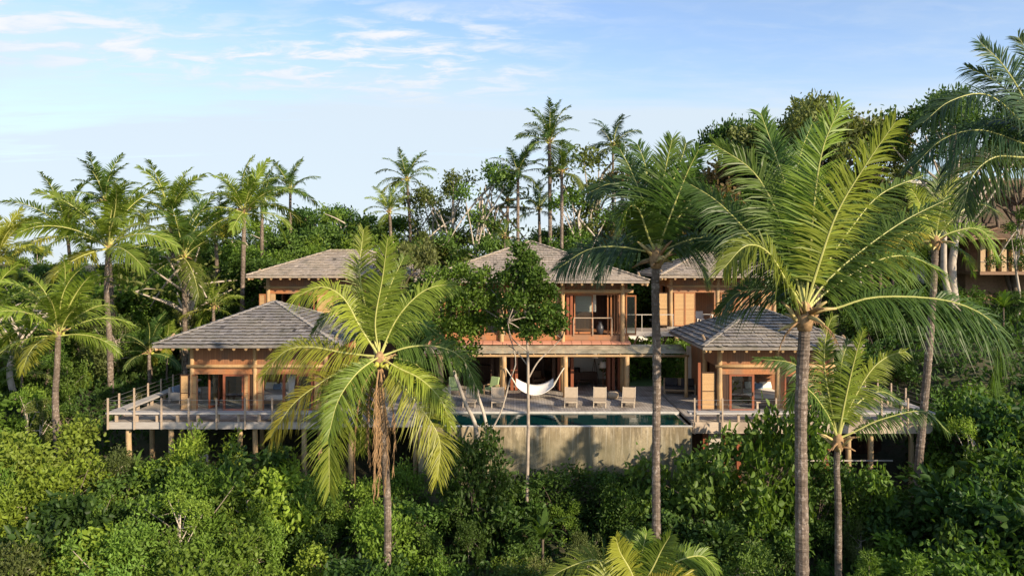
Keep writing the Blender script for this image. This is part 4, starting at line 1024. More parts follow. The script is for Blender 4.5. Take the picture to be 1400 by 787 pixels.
def garden_trees():
    rng = random.Random(51)
    # slim tree in front of the pool: single pole, leafy crown over the main house
    def custom(name, label, cat, base, trunks, lobes, ntips, per, L, Wd, tone, bark, r0, seed, spread=.28, up=.2):
        t = thing(name, label, cat, base)
        lb = [(p.x - base.x, p.y - base.y, p.z - base.z, r, r * .9, r2) for p, r, r2 in lobes]
        fm, tp = foliage('crown', seed, lb, ntips, per, L, Wd, spread, .6, up)
        mb = MB(); r_ = random.Random(seed)
        for k, tr in enumerate(trunks):
            pts = cr([p - base for p in tr[0]], 14); mb.tube(pts, [tr[1] * (1 - .5 * i / 13) for i in range(14)], 8)
        tips = [pts_[-1] for pts_ in [[p - base for p in tr[0]] for tr in trunks]]
        for (x, y, z, a, b, c) in lb:
            e = Vector((x, y, z)); s = min(tips, key=lambda q: (q - e).length); mb.tube(cr([s, s.lerp(e, .5) + Vector((r_.uniform(-.2, .2), r_.uniform(-.2, .2), .15)), e], 6), [r0 * .5 * (1 - .14 * i) for i in range(6)], 6)
            for q in range(4):
                v = Vector(tp[r_.randrange(len(tp))])
                if (v - e).length < a * 1.5: mb.tube([e, v], [r0 * .2, r0 * .08], 4)
        o = mb.build('trunk', bark, None, loc=(0, 0, 0), smooth=True); o.parent = t
        f = link('crown', fm, t); f.color = rgba(GREENS[tone])
    d = 33.5; b = P(720, 700, d)
    def LB(px, py, r, r2=None, dz=0): p = P(px, py, d + dz); return (p, r * d / 1000, (r2 or r) * d / 1000)
    custom('tree', 'slim tree with leafy crown rising before the hammock and pool', 'tree', b,
           [([b, P(722, 600, d), P(722, 520, d), P(721, 470, d), P(716, 400, d), P(713, 355, d)], .085),
            ([P(721, 520, d), P(735, 495, d + .2), P(752, 478, d + .4), P(768, 462, d + .5)], .04), ([P(722, 500, d), P(706, 480, d + .3), P(692, 470, d + .4)], .035), ([P(721, 480, d), P(700, 462, d - .3), P(694, 440, d - .4)], .035)],
           [LB(713, 346, 10, 14), LB(722, 360, 13, 13), LB(706, 372, 13, 12, .3), LB(732, 380, 14, 12, -.3), LB(715, 392, 15, 14, .4), LB(745, 402, 14, 12, .2), LB(703, 414, 15, 13, -.3), LB(728, 414, 16, 14, .5), LB(754, 424, 14, 11, -.2), LB(738, 436, 16, 12, -.4), LB(714, 440, 16, 11, .3), LB(764, 444, 11, 9), LB(688, 384, 8, 7), LB(696, 446, 12, 9, .3), LB(748, 452, 12, 8, .3), LB(724, 458, 12, 7, -.4)],
           640, 12, .19, .11, 'mid', 'bare_bark', .07, 77)
    d = 34.6; b = P(662, 690, d)
    custom('tree', 'leafy tree with forked leaning trunks between palm and hammock', 'tree', b,
           [([b, P(652, 590, d), P(636, 550, d), P(618, 500, d), P(604, 455, d + .3)], .12), ([P(660, 640, d), P(666, 590, d), P(655, 545, d + .2), P(640, 510, d + .3), P(628, 470, d + .5)], .10),
            ([P(664, 600, d), P(684, 565, d - .2), P(697, 520, d - .3), P(705, 490, d - .3), P(690, 440, d)], .045)],
           [LB(596, 385, 20, 16), LB(630, 378, 24, 16, .4), LB(662, 385, 24, 16, -.2), LB(610, 415, 24, 20, .5), LB(642, 415, 28, 22, -.3), LB(676, 415, 22, 18, .3), LB(600, 445, 20, 18, -.2), LB(632, 450, 26, 18, .2), LB(664, 445, 24, 16, .3), LB(616, 475, 18, 14), LB(640, 482, 16, 12, .3), LB(622, 500, 10, 8), LB(578, 398, 15, 14, .5), LB(572, 428, 16, 14, .6), LB(584, 455, 14, 12, .3)],
           760, 12, .19, .105, 'bright', 'pale_bark', .08, 78)
    d = 33.0
    for px, y, sd, k, tn, lab, w in ((1120, 632, 1, 'round_shrub', 'mid', 'round shrub under the right deck just right of the thick trunk', .8), (1192, 636, 3, 'large_leaf_bush', 'mid', 'broad leaved bush under the right deck beside the young palm', .8), (1042, 553, 2, 'large_leaf_bush', 'bright', 'tall light green leafy bush climbing before the right deck', .5), (1000, 664, 1, 'large_leaf_bush', 'bright', 'light green bush left of the climbing bush by right deck', .6), (940, 600, 3, 'large_leaf_bush', 'mid', 'green bush shading the right end of the pool wall', .8),
                                     (652, 592, 1, 'round_shrub', 'dark', 'narrow dark shrub at the foot of the forked tree trunks', .6), (420, 655, 3, 'feathery_shrub', 'mid', 'feathery shrub below the left palm fronds', .8)):
        plant(k, sd, X(px, d), d, Z(y, d), tn, '', rng, w, None, lab)
garden_trees()
def undergrowth():
    rng = np.random.default_rng(5); n = 26000
    d = rng.uniform(23, 80, n); px = rng.uniform(-90, 1490, n); x = (px - 700) * d / 1000
    ok = ~((d > 36) & (d < 58) & (x > -20.5) & (x < 21.2)); d, x = d[ok], x[ok]; n = len(d); z = ground(x, d)
    k = 5; t = np.repeat(np.arange(n), k); m = n * k
    base = np.stack([x[t], d[t], z[t]], 1) + rng.normal(size=(m, 3)) * np.array([.3, .3, .22]); base[:, 2] += .2
    dirs = rng.normal(size=(m, 3)) * .7; dirs[:, 2] += .7
    v, f = leaf_arrays(rng, base, dirs, rng.uniform(.2, .5, m), rng.uniform(.1, .2, m))
    me = tri_mesh('undergrowth', v, f, np.clip(np.repeat(rng.normal(.4, .18, m), 4), 0, 1))
    o = link('undergrowth', me); o.color = rgba(GREENS['dark']); tag(o, 'low leafy ground cover spread over the slopes', 'undergrowth', None, 'stuff')
undergrowth()

# ------------------------------------------------------------------ palms
def frond(mb, pts, L, n, seed, az=None, droop=.45, width=.050, lift=.30, twist=0., dead=False, pet=.15, rr=.035, face=0., wabs=None):
    """feather leaf along pts: rachis tube and n leaflets a side that bend under their weight"""
    rng = random.Random(seed); S = cr(pts, 41); hd = pts[-1] - pts[0]
    hv = Vector((hd.x, hd.y, 0)) if az is None else Vector((math.cos(az), math.sin(az), 0))
    if hv.length < 1e-3: hv = Vector((1, 0, 0))
    hv.normalize(); side0 = hv.cross(Vector((0, 0, 1)))
    cum = [0]
    for i in range(40): cum.append(cum[-1] + (S[i + 1] - S[i]).length)
    T_ = cum[-1]
    mb.tube(S[::2], [rr * (1.5 - i / 20 if i < 2 else 1.15 - i / 20 * .98) for i in range(21)], 6, .5, 1)
    wild = 1.6 if dead else 1
    def at(s):
        q = s * T_; i = 0
        i = min(39, int(np.searchsorted(cum, q)) - 1 if q > 0 else 0); i = max(i, 0)
        t = (q - cum[i]) / max(1e-6, cum[i + 1] - cum[i]); return S[i].lerp(S[i + 1], min(1, t)), (S[i + 1] - S[i]).normalized()
    tone0 = rng.uniform(-.06, .06)
    Tm = (S[24] - S[18]).normalized(); sB0 = Tm.cross(Vector((0, 1, 0))); sA0 = side0 - Tm * side0.dot(Tm)
    sg = 1 if sB0.cross(Tm).dot(Vector((0, -.6, .8))) >= 0 else -1
    if sB0.length > 1e-3 and abs(sB0.normalized().dot(sA0.normalized())) > .35: sg = 1 if sB0.dot(sA0) > 0 else -1
    gaps = [(rng.uniform(.15, .95), rng.uniform(.008, .022), rng.choice((-1, 1))) for _ in range(4)]
    for i in range(n):
        u = (i + rng.uniform(.0, .6)) / n; s = pet + (1 - pet) * u
        p, T = at(min(s, .999)); sd = side0 - T * side0.dot(T); sd.normalize()
        if face:
            sb = T.cross(Vector((0, 1, 0))) * sg; sd = sd * (1 - face) + sb * face; sd = sd - T * sd.dot(T); sd.normalize()
        Nn = sd.cross(T); 
        if twist: 
            M = Matrix.Rotation(twist * s, 3, T); sd = M @ sd; Nn = M @ Nn
        lf = (.50 + 1.7 * u if u < .3 else 1.0 if u < .45 else 1.0 - (u - .45) / .55 * .62) * L
        ang = R(78 - 48 * u) * (.38 if dead else 1)
        for g in (-1, 1):
            if rng.random() < (.10 if dead else .03) or any(abs(u - q) < w and g == h for q, w, h in gaps): continue
            a = ang + (rng.gauss(0, .09) + .10 * math.sin(i * .55 + seed)) * wild; ll = lf * rng.uniform(.8, 1.1) * (rng.uniform(.5, 1) if dead else 1)
            D = sd * g * math.sin(a) + T * math.cos(a) + Nn * (lift * (1 - .5 * u) + rng.gauss(0, .12)); D.normalize()
            dr = droop * rng.uniform(.75, 1.3) * (2.2 if dead else 1)
            Wd = T - D * T.dot(D); Wd = (Wd.normalized() + Nn * rng.gauss(0, .18)).normalized(); w = (wabs if wabs else width * L / .75) * rng.uniform(.85, 1.15)
            v = []
            for k, ww in ((0, .55), (.25, 1.), (.6, .8)):
                c = p + D * ll * k + Vector((0, 0, -1)) * dr * ll * k * k * (1 - .25 * k)
                v += [c - Wd * w * ww / 2, c + Wd * w * ww / 2]
            v.append(p + D * ll * .93 + Vector((0, 0, -1)) * dr * ll * .80)
            mb.add(v, [(0, 1, 3, 2), (2, 3, 5, 4), (4, 5, 6)], min(1, max(0, .45 + tone0 + rng.gauss(0, .10) + .18 * (1 - u) * 0)))
    return mb
def palm_trunk(par, pts, r0, r1, seed, m='palm_bark'):
    rng = random.Random(seed); L_ = sum((Vector(pts[i + 1]) - Vector(pts[i])).length for i in range(len(pts) - 1)); n = max(16, int(L_ / .11)); S = cr(pts, n); rad = []
    for i in range(n):
        t = i / (n - 1); r = r0 + (r1 - r0) * t
        if t < .06: r *= 1 + (.06 - t) * 6
        rad.append(r * (1.0 + (.035 if i % 2 else -.03) + .05 * math.sin(i * .13 + seed) * rng.random()) * rng.uniform(.945, 1.05))
    return MB().tube(S, rad, 12).build('trunk', m, par, smooth=False)
def crown_heart(par, c, s, seed, nuts=6, stubs=9, dead=4):
    rng = random.Random(seed)
    MB().tube([c + Vector((0, 0, -.35 * s)), c + Vector((0, 0, -.1 * s)), c + Vector((0, 0, .12 * s)), c + Vector((0, 0, .34 * s))], [.15 * s, .22 * s, .20 * s, .09 * s], 10).build('crown_shaft', 'fibre', par, smooth=True)
    for i in range(stubs):
        a = 6.283 * i / stubs + rng.uniform(-.3, .3); e = rng.uniform(-.4, .9); l = rng.uniform(.35, .75) * s
        p = c + Vector((math.cos(a) * .15, math.sin(a) * .15, rng.uniform(-.25, .1))) * s
        q = p + Vector((math.cos(a) * math.cos(e), math.sin(a) * math.cos(e), math.sin(e))) * l
        MB().tube([p, p.lerp(q, .6) + Vector((0, 0, .04)), q], [.06 * s, .045 * s, .02 * s], 6).build('frond_stub', 'petiole' if i % 3 else 'dead_leaf', par, smooth=True)
    for i in range(nuts):
        a = rng.uniform(0, 6.283); p = c + Vector((math.cos(a) * .30, math.sin(a) * .30, rng.uniform(-.35, -.05))) * s
        MB().sphere(p, .10 * s, 9, 7, sc=(1, 1, 1.2)).build('coconut', 'coconut_husk', par, smooth=True)
PALMC = {'gold': (.285, .310, .040), 'lime': (.175, .240, .032), 'green': (.092, .155, .026), 'deep': (.058, .112, .026), 'blue': (.042, .088, .040)}
def hero_palm(label, d, trunk_px, r0, r1, fronds, L, tone, seed, n=78, nuts=6, dead=(), stubs=9, base_top=None, heart=1.):
    """trunk_px: photo pixels from base to crown; fronds: ([pixels], depth reach, leaflet scale, droop, tone)"""
    T = [P(px, py, d) for px, py in trunk_px]; g = gz(T[0].x, d)
    if T[0].z > g: T = [Vector((T[0].x + (T[0].x - T[1].x) * .1, d, g - .2))] + T
    c = T[-1]; t = thing('palm_tree', label, 'palm tree', T[0], 'coconut palms')
    palm_trunk(t, T, r0, r1, seed); rng = random.Random(seed)
    crown_heart(t, c, heart, seed, nuts, stubs)
    for i, fr in enumerate(fronds):
        pxs, dep, ls, dr, tn = fr[:5]; tw = fr[5] if len(fr) > 5 else 0.
        k = len(pxs); pts = [c + Vector((0, 0, .12))]
        for j, (px, py) in enumerate(pxs):
            u = (j + 1) / k; pts.append(P(px, py, d + dep * u))
        e0, e1 = pts[0], pts[-1]; up_ = abs(e1.z - e0.z) > .9 * abs(e1.x - e0.x)
        mb = frond(MB(), pts, L * ls * 1.5, int(n * 1.6), seed * 100 + i, None, dr * 1.05, twist=tw, face=rng.uniform(.72, .9) if up_ else rng.uniform(.35, .6), wabs=.040 if d > 22 else .044)
        o = mb.build('frond', ['palm_leaf', 'rachis'], t); cc = PALMC[tn]; q = rng.uniform(.78, 1.18); o.color = (cc[0] * q * rng.uniform(.9, 1.22), cc[1] * q, cc[2] * q, 1)
    for i, (pxs, dep, ls) in enumerate(dead):
        pts = [c + Vector((0, 0, -.1))] + [P(px, py, d + dep) for px, py in pxs]
        frond(MB(), pts, L * ls, 46, seed * 100 + 50 + i, rng.uniform(0, 6.28), .5, .045, .0, 0, True).build('dead_frond', ['dead_leaf', 'dead_leaf'], t)
    return t

hero_palm('golden coconut palm with hanging dead fronds in front of the left deck', 28, [(528, 840), (530, 700), (524, 600), (520, 520), (519, 492)], .155, .125, [
    ([(505, 440), (492, 375), (497, 314)], .8, 1.0, .22, 'lime'), ([(513, 440), (523, 380), (530, 326)], -.8, 1.0, .22, 'lime'),
    ([(494, 450), (470, 408), (440, 392), (405, 405)], -.5, 1.15, .65, 'gold'), ([(540, 440), (566, 408), (592, 392), (624, 389)], .6, 1.0, .55, 'lime'),
    ([(470, 482), (425, 474), (390, 480), (360, 512)], .4, 1.05, .65, 'gold'), ([(480, 500), (440, 522), (400, 553), (370, 598)], -.6, 1.05, .6, 'gold'),
    ([(498, 500), (472, 524), (452, 583), (450, 672)], -1.3, 1.15, .35, 'gold'), ([(560, 474), (600, 474), (632, 490), (652, 530)], .7, 1.0, .6, 'green'),
    ([(545, 503), (575, 518), (602, 545), (616, 580)], -.9, .8, .5, 'gold'), ([(536, 510), (568, 548), (600, 598), (598, 655)], -1.3, 1.1, .35, 'gold'),
    ([(508, 494), (486, 512), (462, 548), (448, 600)], -2.2, .8, .4, 'lime'), ([(535, 460), (560, 440), (590, 450), (612, 475)], 2.4, 1.0, .5, 'green'),
    ([(500, 455), (478, 425), (452, 425), (428, 455)], 2.6, 1.0, .5, 'green'), ([(520, 440), (532, 395), (552, 352)], 1.8, .95, .3, 'green'), ([(505, 490), (500, 520), (496, 560), (492, 615)], 1.5, .9, .5, 'lime'),
    ([(545, 490), (572, 500), (590, 530), (600, 575)], 2.0, .9, .6, 'green')], .80, 'lime', 1, 84, 7,
    [([(514, 540), (514, 610), (511, 686)], -.55, .62), ([(524, 540), (530, 600), (526, 672)], -.5, .6), ([(519, 560), (520, 620), (517, 676)], -.35, .6), ([(496, 530), (486, 590), (485, 672)], -.4, .5), ([(533, 540), (540, 590), (537, 650)], -.3, .5), ([(505, 540), (503, 590), (506, 640)], .3, .5)], 11)
hero_palm('biggest coconut palm with thick trunk before the right pavilion', 20, [(1098, 900), (1096, 700), (1095, 560), (1099, 470), (1100, 432)], .185, .148, [
    ([(1106, 370), (1114, 270), (1126, 200), (1150, 143)], -.4, 1.1, .2, 'lime'), ([(1120, 360), (1145, 290), (1182, 228), (1224, 167)], -.9, 1.1, .28, 'lime'),
    ([(1086, 370), (1064, 296), (1030, 235), (974, 196)], .5, 1.05, .32, 'green'), ([(1090, 350), (1076, 262), (1056, 200), (1040, 155)], 1.2, 1.05, .25, 'green'),
    ([(1078, 390), (1050, 345), (1020, 336), (990, 366)], -1.2, .95, .6, 'lime'), ([(1070, 375), (1020, 315), (980, 275), (944, 252)], .8, 1.0, .5, 'deep'),
    ([(1140, 422), (1200, 406), (1300, 412), (1362, 448), (1356, 512)], -.6, 1.05, .85, 'green'), ([(1130, 385), (1175, 345), (1236, 302), (1300, 270)], .9, 1.05, .55, 'green'),
    ([(1135, 395), (1190, 360), (1240, 350), (1290, 372)], 1.5, 1.0, .8, 'green'), 
    ([(1080, 385), (1040, 350), (1000, 330), (955, 330)], 1.8, 1.0, .6, 'deep'), ([(1125, 370), (1165, 310), (1205, 265), (1262, 240)], 2.2, 1.0, .5, 'green'),
    ([(1095, 350), (1085, 270), (1095, 210), (1110, 170)], 2.2, 1.0, .3, 'deep'), ([(1085, 400), (1050, 395), (1010, 400), (985, 425)], 2.6, .9, .6, 'deep')], .92, 'green', 2, 88, 0,
    [([(1085, 445), (1072, 460), (1064, 480)], -.2, .25), ([(1118, 440), (1135, 452), (1146, 470)], -.2, .25)], 15, None, 1.15)
hero_palm('tall slim coconut palm standing before the pool with upright fronds', 23, [(898, 800), (897, 640), (898, 500), (896, 400), (897, 352)], .145, .12, [
    ([(901, 320), (904, 262), (911, 225), (919, 190)], -.4, 1.05, .2, 'green'), ([(906, 322), (922, 280), (940, 235), (955, 205)], -.8, 1.0, .25, 'green'),
    ([(889, 322), (880, 278), (862, 232), (848, 205)], .4, 1.0, .28, 'deep'), ([(886, 322), (874, 288), (861, 282), (850, 306)], -1.2, .95, .6, 'green'),
    ([(876, 342), (840, 337), (802, 342), (764, 366)], .4, .95, .6, 'blue'), ([(912, 340), (942, 328), (972, 326), (1002, 344)], .6, .95, .65, 'deep'),
    ([(887, 320), (866, 280), (838, 252), (808, 262)], .8, 1.0, .45, 'blue'), ([(892, 315), (888, 265), (882, 225), (872, 198)], 1.4, 1.0, .25, 'deep'),
    ([(908, 325), (934, 290), (960, 270), (992, 275)], 1.5, 1.0, .45, 'deep'), ([(902, 315), (914, 265), (930, 222), (938, 196)], 1.6, 1.0, .25, 'deep'), ([(884, 335), (855, 330), (832, 348), (818, 380)], 2.2, .9, .6, 'blue'), ([(910, 335), (935, 338), (955, 355), (966, 385)], 2.0, .9, .6, 'deep')], .82, 'green', 3, 80, 0, [], 14)
hero_palm('young coconut palm rising before the right deck beside the thick trunk', 26, [(1146, 820), (1146, 700), (1144, 640), (1146, 604)], .13, .10, [
    ([(1153, 560), (1162, 518), (1172, 478), (1180, 452)], -.7, .95, .3, 'lime'), ([(1136, 555), (1127, 500), (1130, 455), (1138, 432)], .3, .95, .25, 'lime'), ([(1160, 560), (1188, 510), (1212, 488), (1238, 480)], .4, .95, .4, 'lime'),
    ([(1130, 565), (1108, 535), (1090, 530), (1078, 560)], -.5, .9, .6, 'green'), ([(1168, 590), (1205, 573), (1262, 562), (1296, 590)], -.4, .7, .95, 'green'), ([(1134, 560), (1112, 520), (1082, 496), (1034, 490)], .5, .85, .5, 'deep'),
    ([(1155, 570), (1180, 545), (1205, 535), (1232, 548)], 1.4, .85, .6, 'green'), ([(1140, 570), (1122, 548), (1106, 550), (1098, 585)], 1.4, .85, .6, 'deep'), ([(1148, 550), (1150, 500), (1160, 465)], 1.4, .9, .3, 'green')], .62, 'lime', 4, 74, 0, [([(1138, 612), (1130, 622), (1126, 632)], -.1, .2)], 10, None, .9)
hero_palm('palm with leaning grey trunk and yellowish crown right of the right pavilion', 34, [(1254, 660), (1262, 570), (1270, 480), (1276, 400), (1279, 332)], .20, .14, [
    ([(1268, 300), (1252, 268), (1240, 250)], -.6, .9, .3, 'lime'), ([(1284, 296), (1296, 262), (1308, 244)], .4, .9, .3, 'lime'), ([(1262, 318), (1238, 322), (1226, 342), (1222, 370)], -.9, .95, .5, 'gold'), ([(1300, 318), (1330, 312), (1350, 322), (1360, 348)], -.5, .95, .6, 'lime'),
    ([(1260, 308), (1230, 296), (1200, 304), (1180, 325)], .6, .95, .55, 'green'), ([(1296, 306), (1322, 284), (1345, 280), (1368, 292)], 1.2, .9, .5, 'green'), ([(1280, 290), (1282, 255), (1290, 232)], 1, .9, .3, 'green'), ([(1294, 332), (1316, 345), (1328, 370)], 1.0, .85, .5, 'green'), ([(1266, 330), (1250, 350), (1240, 385)], 1.0, .8, .5, 'lime')], .8, 'lime', 5, 60, 3, [], 8)
hero_palm('dark palm whose crown leans in from the upper right edge', 23, [(1470, 900), (1458, 600), (1440, 330), (1428, 215)], .22, .17, [
    ([(1402, 140), (1372, 90), (1340, 58)], .3, .95, .3, 'blue'), ([(1400, 170), (1350, 130), (1300, 138), (1262, 168)], -.3, 1.05, .6, 'blue'), ([(1395, 195), (1340, 178), (1290, 190), (1250, 226)], .6, 1.05, .65, 'blue'), ([(1400, 215), (1360, 215), (1330, 240), (1318, 282)], -.5, 1.0, .6, 'deep'),
    ([(1424, 130), (1412, 85), (1392, 50)], .8, .95, .3, 'deep'), ([(1400, 150), (1362, 112), (1322, 92)], 1.6, .95, .45, 'deep'), ([(1450, 150), (1480, 120), (1510, 120)], .5, 1.0, .5, 'blue'), ([(1455, 210), (1500, 220), (1530, 260)], .5, 1.0, .5, 'blue'), ([(1398, 180), (1358, 165), (1312, 205), (1290, 250)], 1.8, 1.0, .6, 'blue')], .92, 'blue', 6, 76, 4)
hero_palm('low palm whose pale fronds rise at the bottom edge of the photo', 22.5, [(872, 900), (872, 815)], .2, .17, [
    ([(850, 785), (815, 765), (770, 778), (740, 800)], .3, 1.0, .45, 'lime'), ([(862, 780), (848, 755), (842, 735)], -.3, .95, .3, 'gold'), ([(875, 775), (880, 745), (884, 728)], .4, .9, .3, 'lime'), ([(890, 780), (905, 750), (916, 732)], -.3, .95, .3, 'lime'),
    ([(896, 785), (930, 765), (960, 760), (980, 778)], .3, 1.0, .45, 'lime'), ([(890, 795), (925, 790), (965, 810)], -.8, 1.0, .5, 'gold'), ([(855, 795), (820, 790), (780, 815)], -.8, 1.0, .5, 'lime'), ([(865, 770), (862, 745), (855, 730)], 1.2, .9, .3, 'green'), ([(895, 775), (920, 755), (945, 752)], 1.4, .9, .4, 'green')], .66, 'lime', 7, 72, 0, [], 6)

# --- palms further off share a set of frond shapes
FSH = {}
def frond_shape(level, var):
    k = (level, var)
    if k in FSH: return FSH[k]
    rng = random.Random(level * 17 + var); th = R([84, 68, 50, 28, -4][level] + rng.uniform(-6, 6)); bend = R([48, 66, 74, 70, 56][level] + rng.uniform(-10, 10))
    pts = [Vector((0, 0, 0))]; yaw = 0; yb = rng.uniform(-.25, .25)
    for i in range(6):
        u = (i + .5) / 6; a = th - bend * u ** 1.4; pts.append(pts[-1] + Vector((math.cos(a) * math.cos(yb * u), math.cos(a) * math.sin(yb * u), math.sin(a))) / 6)
    mb = frond(MB(), pts, .26, 60, level * 31 + var, 0., .30 + .08 * level, .050, .3, rng.uniform(-.7, .7), False, .14, .0085)
    FSH[k] = mb.mesh('frond', ['palm_leaf', 'rachis']); return FSH[k]
def far_palm(label, trunk_px, d, flen, tone, seed, nf=20, r0=.16, tilt=0.):
    T = [P(px, py, d) for px, py in trunk_px]; g = gz(T[0].x, d)
    T[0].z = min(T[0].z, g - .2) if True else T[0].z
    c = T[-1]; t = thing('palm_tree', label, 'palm tree', T[0], 'coconut palms'); palm_trunk(t, T if len(T) > 2 else [T[0], T[0].lerp(T[1], .5), T[1]], r0, r0 * .75, seed)
    rng = random.Random(seed * 7 + 1); crown_heart(t, c, .75, seed, 4, 5); lean = rng.uniform(.05, .30); la = rng.uniform(2.2, 4.2); nf = nf + rng.randint(-3, 3)
    for i in range(nf):
        lv = min(4, int(i / nf * 5)); a = i * 2.39996 + rng.uniform(-.25, .25)
        o = link('frond', frond_shape(lv, rng.randint(0, 2)), t, c - T[0] + Vector((math.cos(a) * .1, math.sin(a) * .1, .15 - .1 * lv)))
        s = flen * .93 * rng.uniform(.82, 1.12); o.scale = (s, s, s); o.rotation_euler = (rng.uniform(-.45, .45), rng.uniform(-.14, .14) + lean * math.cos(a - la), a)
        cc = PALMC[tone]; q = rng.uniform(.82, 1.18); k = 1.0 + (.35 if lv == 4 and rng.random() < .5 else 0); o.color = (cc[0] * q * k, cc[1] * q, cc[2] * q, 1)
    return t
far_palm('leaning coconut palm nearest the left deck, bright crown at left', [(84, 620), (76, 560), (78, 500), (80, 452)], 37, 4.0, 'lime', 11, 22, .17)
far_palm('tall coconut palm with long pale trunk at upper left', [(152, 560), (150, 470), (146, 400), (148, 335)], 46, 5.3, 'lime', 12, 24, .19)
far_palm('coconut palm behind the tall left palm, crown peeking left', [(108, 500), (100, 400), (92, 318)], 56, 4.9, 'lime', 13, 20)
far_palm('coconut palm with high crown just above the tall left palm', [(160, 480), (150, 360), (144, 272)], 54, 3.6, 'green', 14, 20)
far_palm('coconut palm with dense crown left of the upper left pavilion', [(254, 470), (252, 400), (251, 348)], 50, 4.6, 'green', 15, 24, .17)
far_palm('coconut palm behind the dense crowned palm at left', [(240, 420), (236, 350), (232, 292)], 60, 4.6, 'lime', 16, 20)
far_palm('tall coconut palm with dark trunk left of the upper left roof', [(329, 460), (332, 380), (334, 288)], 53, 4.2, 'lime', 17, 24, .18)
far_palm('coconut palm crowding behind the dark trunk palm', [(357, 400), (358, 330), (358, 275)], 62, 3.7, 'green', 18, 18)
far_palm('small lone coconut palm above the upper left roof', [(400, 370), (397, 310), (397, 258)], 70, 3.3, 'green', 19, 18)
far_palm('low palm with yellow fronds at left edge of the photo', [(-12, 460), (-8, 400), (-4, 350)], 50, 3.8, 'gold', 20, 18)
far_palm('small green palm at left edge below the yellow palm', [(-30, 560), (-24, 500), (-20, 452)], 40, 3.8, 'lime', 21, 18)
far_palm('low dark palm between two tall left palms', [(300, 420), (296, 350), (292, 318)], 58, 3.4, 'deep', 22, 16)
far_palm('palm on the skyline just right of the golden palm top', [(566, 360), (560, 300), (556, 244)], 68, 3.1, 'green', 23, 20)
far_palm('short palm below the lone skyline palm', [(538, 380), (534, 320), (532, 288)], 66, 2.8, 'lime', 24, 16)
far_palm('tallest coconut palm on the skyline above the main roof', [(752, 420), (752, 300), (751, 192)], 62, 3.6, 'green', 25, 24, .19)
far_palm('coconut palm left of the tallest skyline palm', [(706, 420), (708, 320), (708, 235)], 62, 3.1, 'deep', 26, 22)
far_palm('coconut palm right of the tallest skyline palm', [(767, 420), (768, 320), (768, 232)], 60, 2.7, 'green', 27, 20)
far_palm('feather palm with thin stiff fronds on the skyline', [(838, 400), (838, 290), (838, 198)], 66, 3.2, 'blue', 28, 18, .13)
far_palm('low palm left of the clustered skyline palms', [(694, 420), (694, 340), (694, 272)], 66, 2.4, 'deep', 29, 16)
far_palm('low palm between the tallest palm and main roof', [(742, 400), (738, 330), (737, 285)], 66, 2.8, 'deep', 30, 16)
far_palm('pale green young palm on left hillside beside the dense crowned palm', [(292, 470), (292, 440), (292, 418)], 50, 2.4, 'lime', 31, 14, .12)
far_palm('young dark palm beside the deck railing behind the left pavilion', [(205, 520), (204, 495), (204, 478)], 47, 2.6, 'deep', 32, 14, .12)

# --- strap leaved plants under the left deck and small pines low right
def strap_plant(px, py, d, label, seed, n=26, L=1.5, tone='mid', grp='strap leaved plants below the left deck'):
    rng = random.Random(seed); p = P(px, py, d); p.z = min(p.z, gz(p.x, d) + 1.6); t = thing('strap_plant', label, 'plant', p, grp); mb = MB()
    for i in range(n):
        a = rng.uniform(0, 6.28); e = rng.uniform(.5, 1.4); l = L * rng.uniform(.6, 1.1); w = .13 * l; v = []; c = Vector((0, 0, 0)); h = Vector((math.cos(a), math.sin(a), 0)); s = Vector((-h.y, h.x, 0))
        for k in range(6):
            u = k / 5; ww = w * math.sin(math.pi * min(.97, .12 + .88 * u)) / 2 + .004; v += [c - s * ww, c + s * ww]; ee = e - 1.7 * u * u; c = c + (h * math.cos(ee) + Vector((0, 0, math.sin(ee)))) * l / 5
        mb.add(v, [(2 * k, 2 * k + 1, 2 * k + 3, 2 * k + 2) for k in range(5)], min(1, max(0, rng.gauss(.45, .15))))
    o = mb.build('foliage', 'leaf', None, loc=(0, 0, 0)); o.parent = t; o.color = rgba(GREENS[tone])
    MB().tube([(0, 0, 0), (0, 0, min(-.3, gz(p.x, d) - p.z))], [.05, .06], 7).build('stem', 'brown_bark', None, loc=(0, 0, 0)).parent = t
for i, (px, py, d, lb) in enumerate(((196, 640, 35.2, 'strap leaved plant below the deck corner, leftmost'), (216, 622, 35.8, 'strap leaved plant between two stilts of left deck'), (232, 645, 35.0, 'strap leaved plant below the third stilt of left deck'), (185, 615, 36.2, 'strap leaved plant at the first stilt of left deck'))):
    strap_plant(px, py, d, lb, i + 3, 30, 1.5, 'mid')
rg = random.Random(91)
for i, (px, py, d, kd, lb) in enumerate(((70, 640, 33, 's', 'strap leaved plant low on the left, under the nearest left palm'), (300, 668, 31.5, 's', 'strap leaved plant midway below the left deck'), (742, 690, 31, 's', 'strap leaved plant below the pool wall beside the pole trunk'), (985, 700, 30, 's', 'strap leaved plant between the slim palm and thick palm trunk'), (1220, 668, 32, 's', 'strap leaved plant right of the young palm trunk'),
        (40, 560, 40, 'y', 'young sapling on the far left hillside'), (188, 560, 43, 'y', 'young sapling just left of the deck railing'), (1330, 600, 34, 'y', 'young sapling on the slope at the right'), (245, 700, 29, 'y', 'young sapling low on the left slope'))):
    if kd == 's': strap_plant(px, py, d, lb, 40 + i, 28, 1.7, rg.choice(['mid', 'bright', 'dark']), 'strap leaved plants on the slopes')
    else: plant('airy_tree', 1 + i % 3, X(px, d), d, Z(py - 25, d), rg.choice(['bright', 'olive', 'lime']) if px != 1010 else 'brown', '', rg, .8, gz(X(px, d), d) - .2, lb)
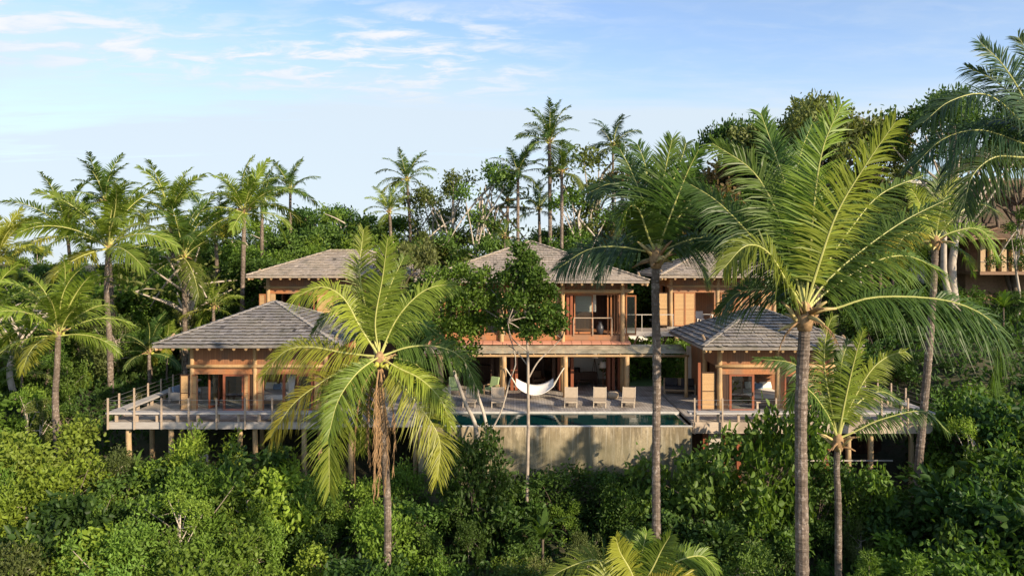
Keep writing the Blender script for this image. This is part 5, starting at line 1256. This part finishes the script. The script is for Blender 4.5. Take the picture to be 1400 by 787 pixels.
for i, (px, py, d, lb) in enumerate(((30, 505, 43, 'young palm clump on the hillside at far left'), (228, 470, 49, 'young palm clump behind the left deck railing'), (690, 322, 58, 'young palm clump behind the main roof'))):
    far_palm(lb, [(px, py + 30), (px, py + 15), (px, py)], d, 1.9, 'lime' if i % 2 else 'green', 60 + i, 11, .07)
strap_plant(1372, 400, 50, 'strap leaved plant below the neighbouring veranda', 21, 26, 1.6, 'bright', 'plants below the neighbouring house')
strap_plant(1330, 410, 50, 'strap leaved plant at the foot of the forked trunk', 22, 26, 1.4, 'bright', 'plants below the neighbouring house')
def young_conifer(px, py, d, label, seed):
    rng = np.random.default_rng(seed); p = P(px, py, d); g = gz(p.x, d); t = thing('conifer', label, 'tree', (p.x, d, g), 'young conifers at the bottom edge')
    h = p.z - g; b = []; dr = []
    for i in range(46):
        z = h * (1 - (i / 46) ** 1.3 * .55); r = .15 + (h - z) * .42; a = i * 2.4
        for k in range(26):
            u = rng.uniform(.1, 1); c = np.array([math.cos(a) * r * u, math.sin(a) * r * u, z + .15 * u]); b.append(c); dr.append(np.array([math.cos(a) * .7, math.sin(a) * .7, .3]) + rng.normal(size=3) * .6)
    v, f = leaf_arrays(rng, np.array(b), np.array(dr), rng.uniform(.14, .26, len(b)), np.full(len(b), .035))
    o = link('crown', tri_mesh('crown', v, f, np.clip(np.repeat(rng.normal(.5, .15, len(b)), 4), 0, 1)), t); o.color = rgba(GREENS['bright'])
    MB().tube([(0, 0, -.2), (0, 0, h * .5), (0, 0, h)], [.07, .05, .01], 7).build('trunk', 'brown_bark', None, loc=(0, 0, 0)).parent = t
young_conifer(1188, 762, 24, 'young conifer at the bottom edge, left of its pair', 1); young_conifer(1252, 764, 24, 'young conifer at the bottom edge, right of its pair', 2)

# ------------------------------------------------------------------ labels that single out each plant of the masses
ORD = ['leftmost', 'second from left', 'third from left', 'fourth from left', 'fifth from left', 'sixth from left', 'seventh from left', 'eighth from left', 'ninth from left', 'tenth from left', 'eleventh from left', 'twelfth from left', 'thirteenth from left', 'fourteenth from left', 'fifteenth from left', 'sixteenth from left']
by = {}
for t, look, reg, px in VEG: by.setdefault((look, reg), []).append((px, t))
for (look, reg), ls in by.items():
    ls.sort(key=lambda q: q[0])
    for i, (px, t) in enumerate(ls):
        t['label'] = f'{look} {reg}' if len(ls) == 1 else f'{look} {reg}, {ORD[min(i, 15)]}'
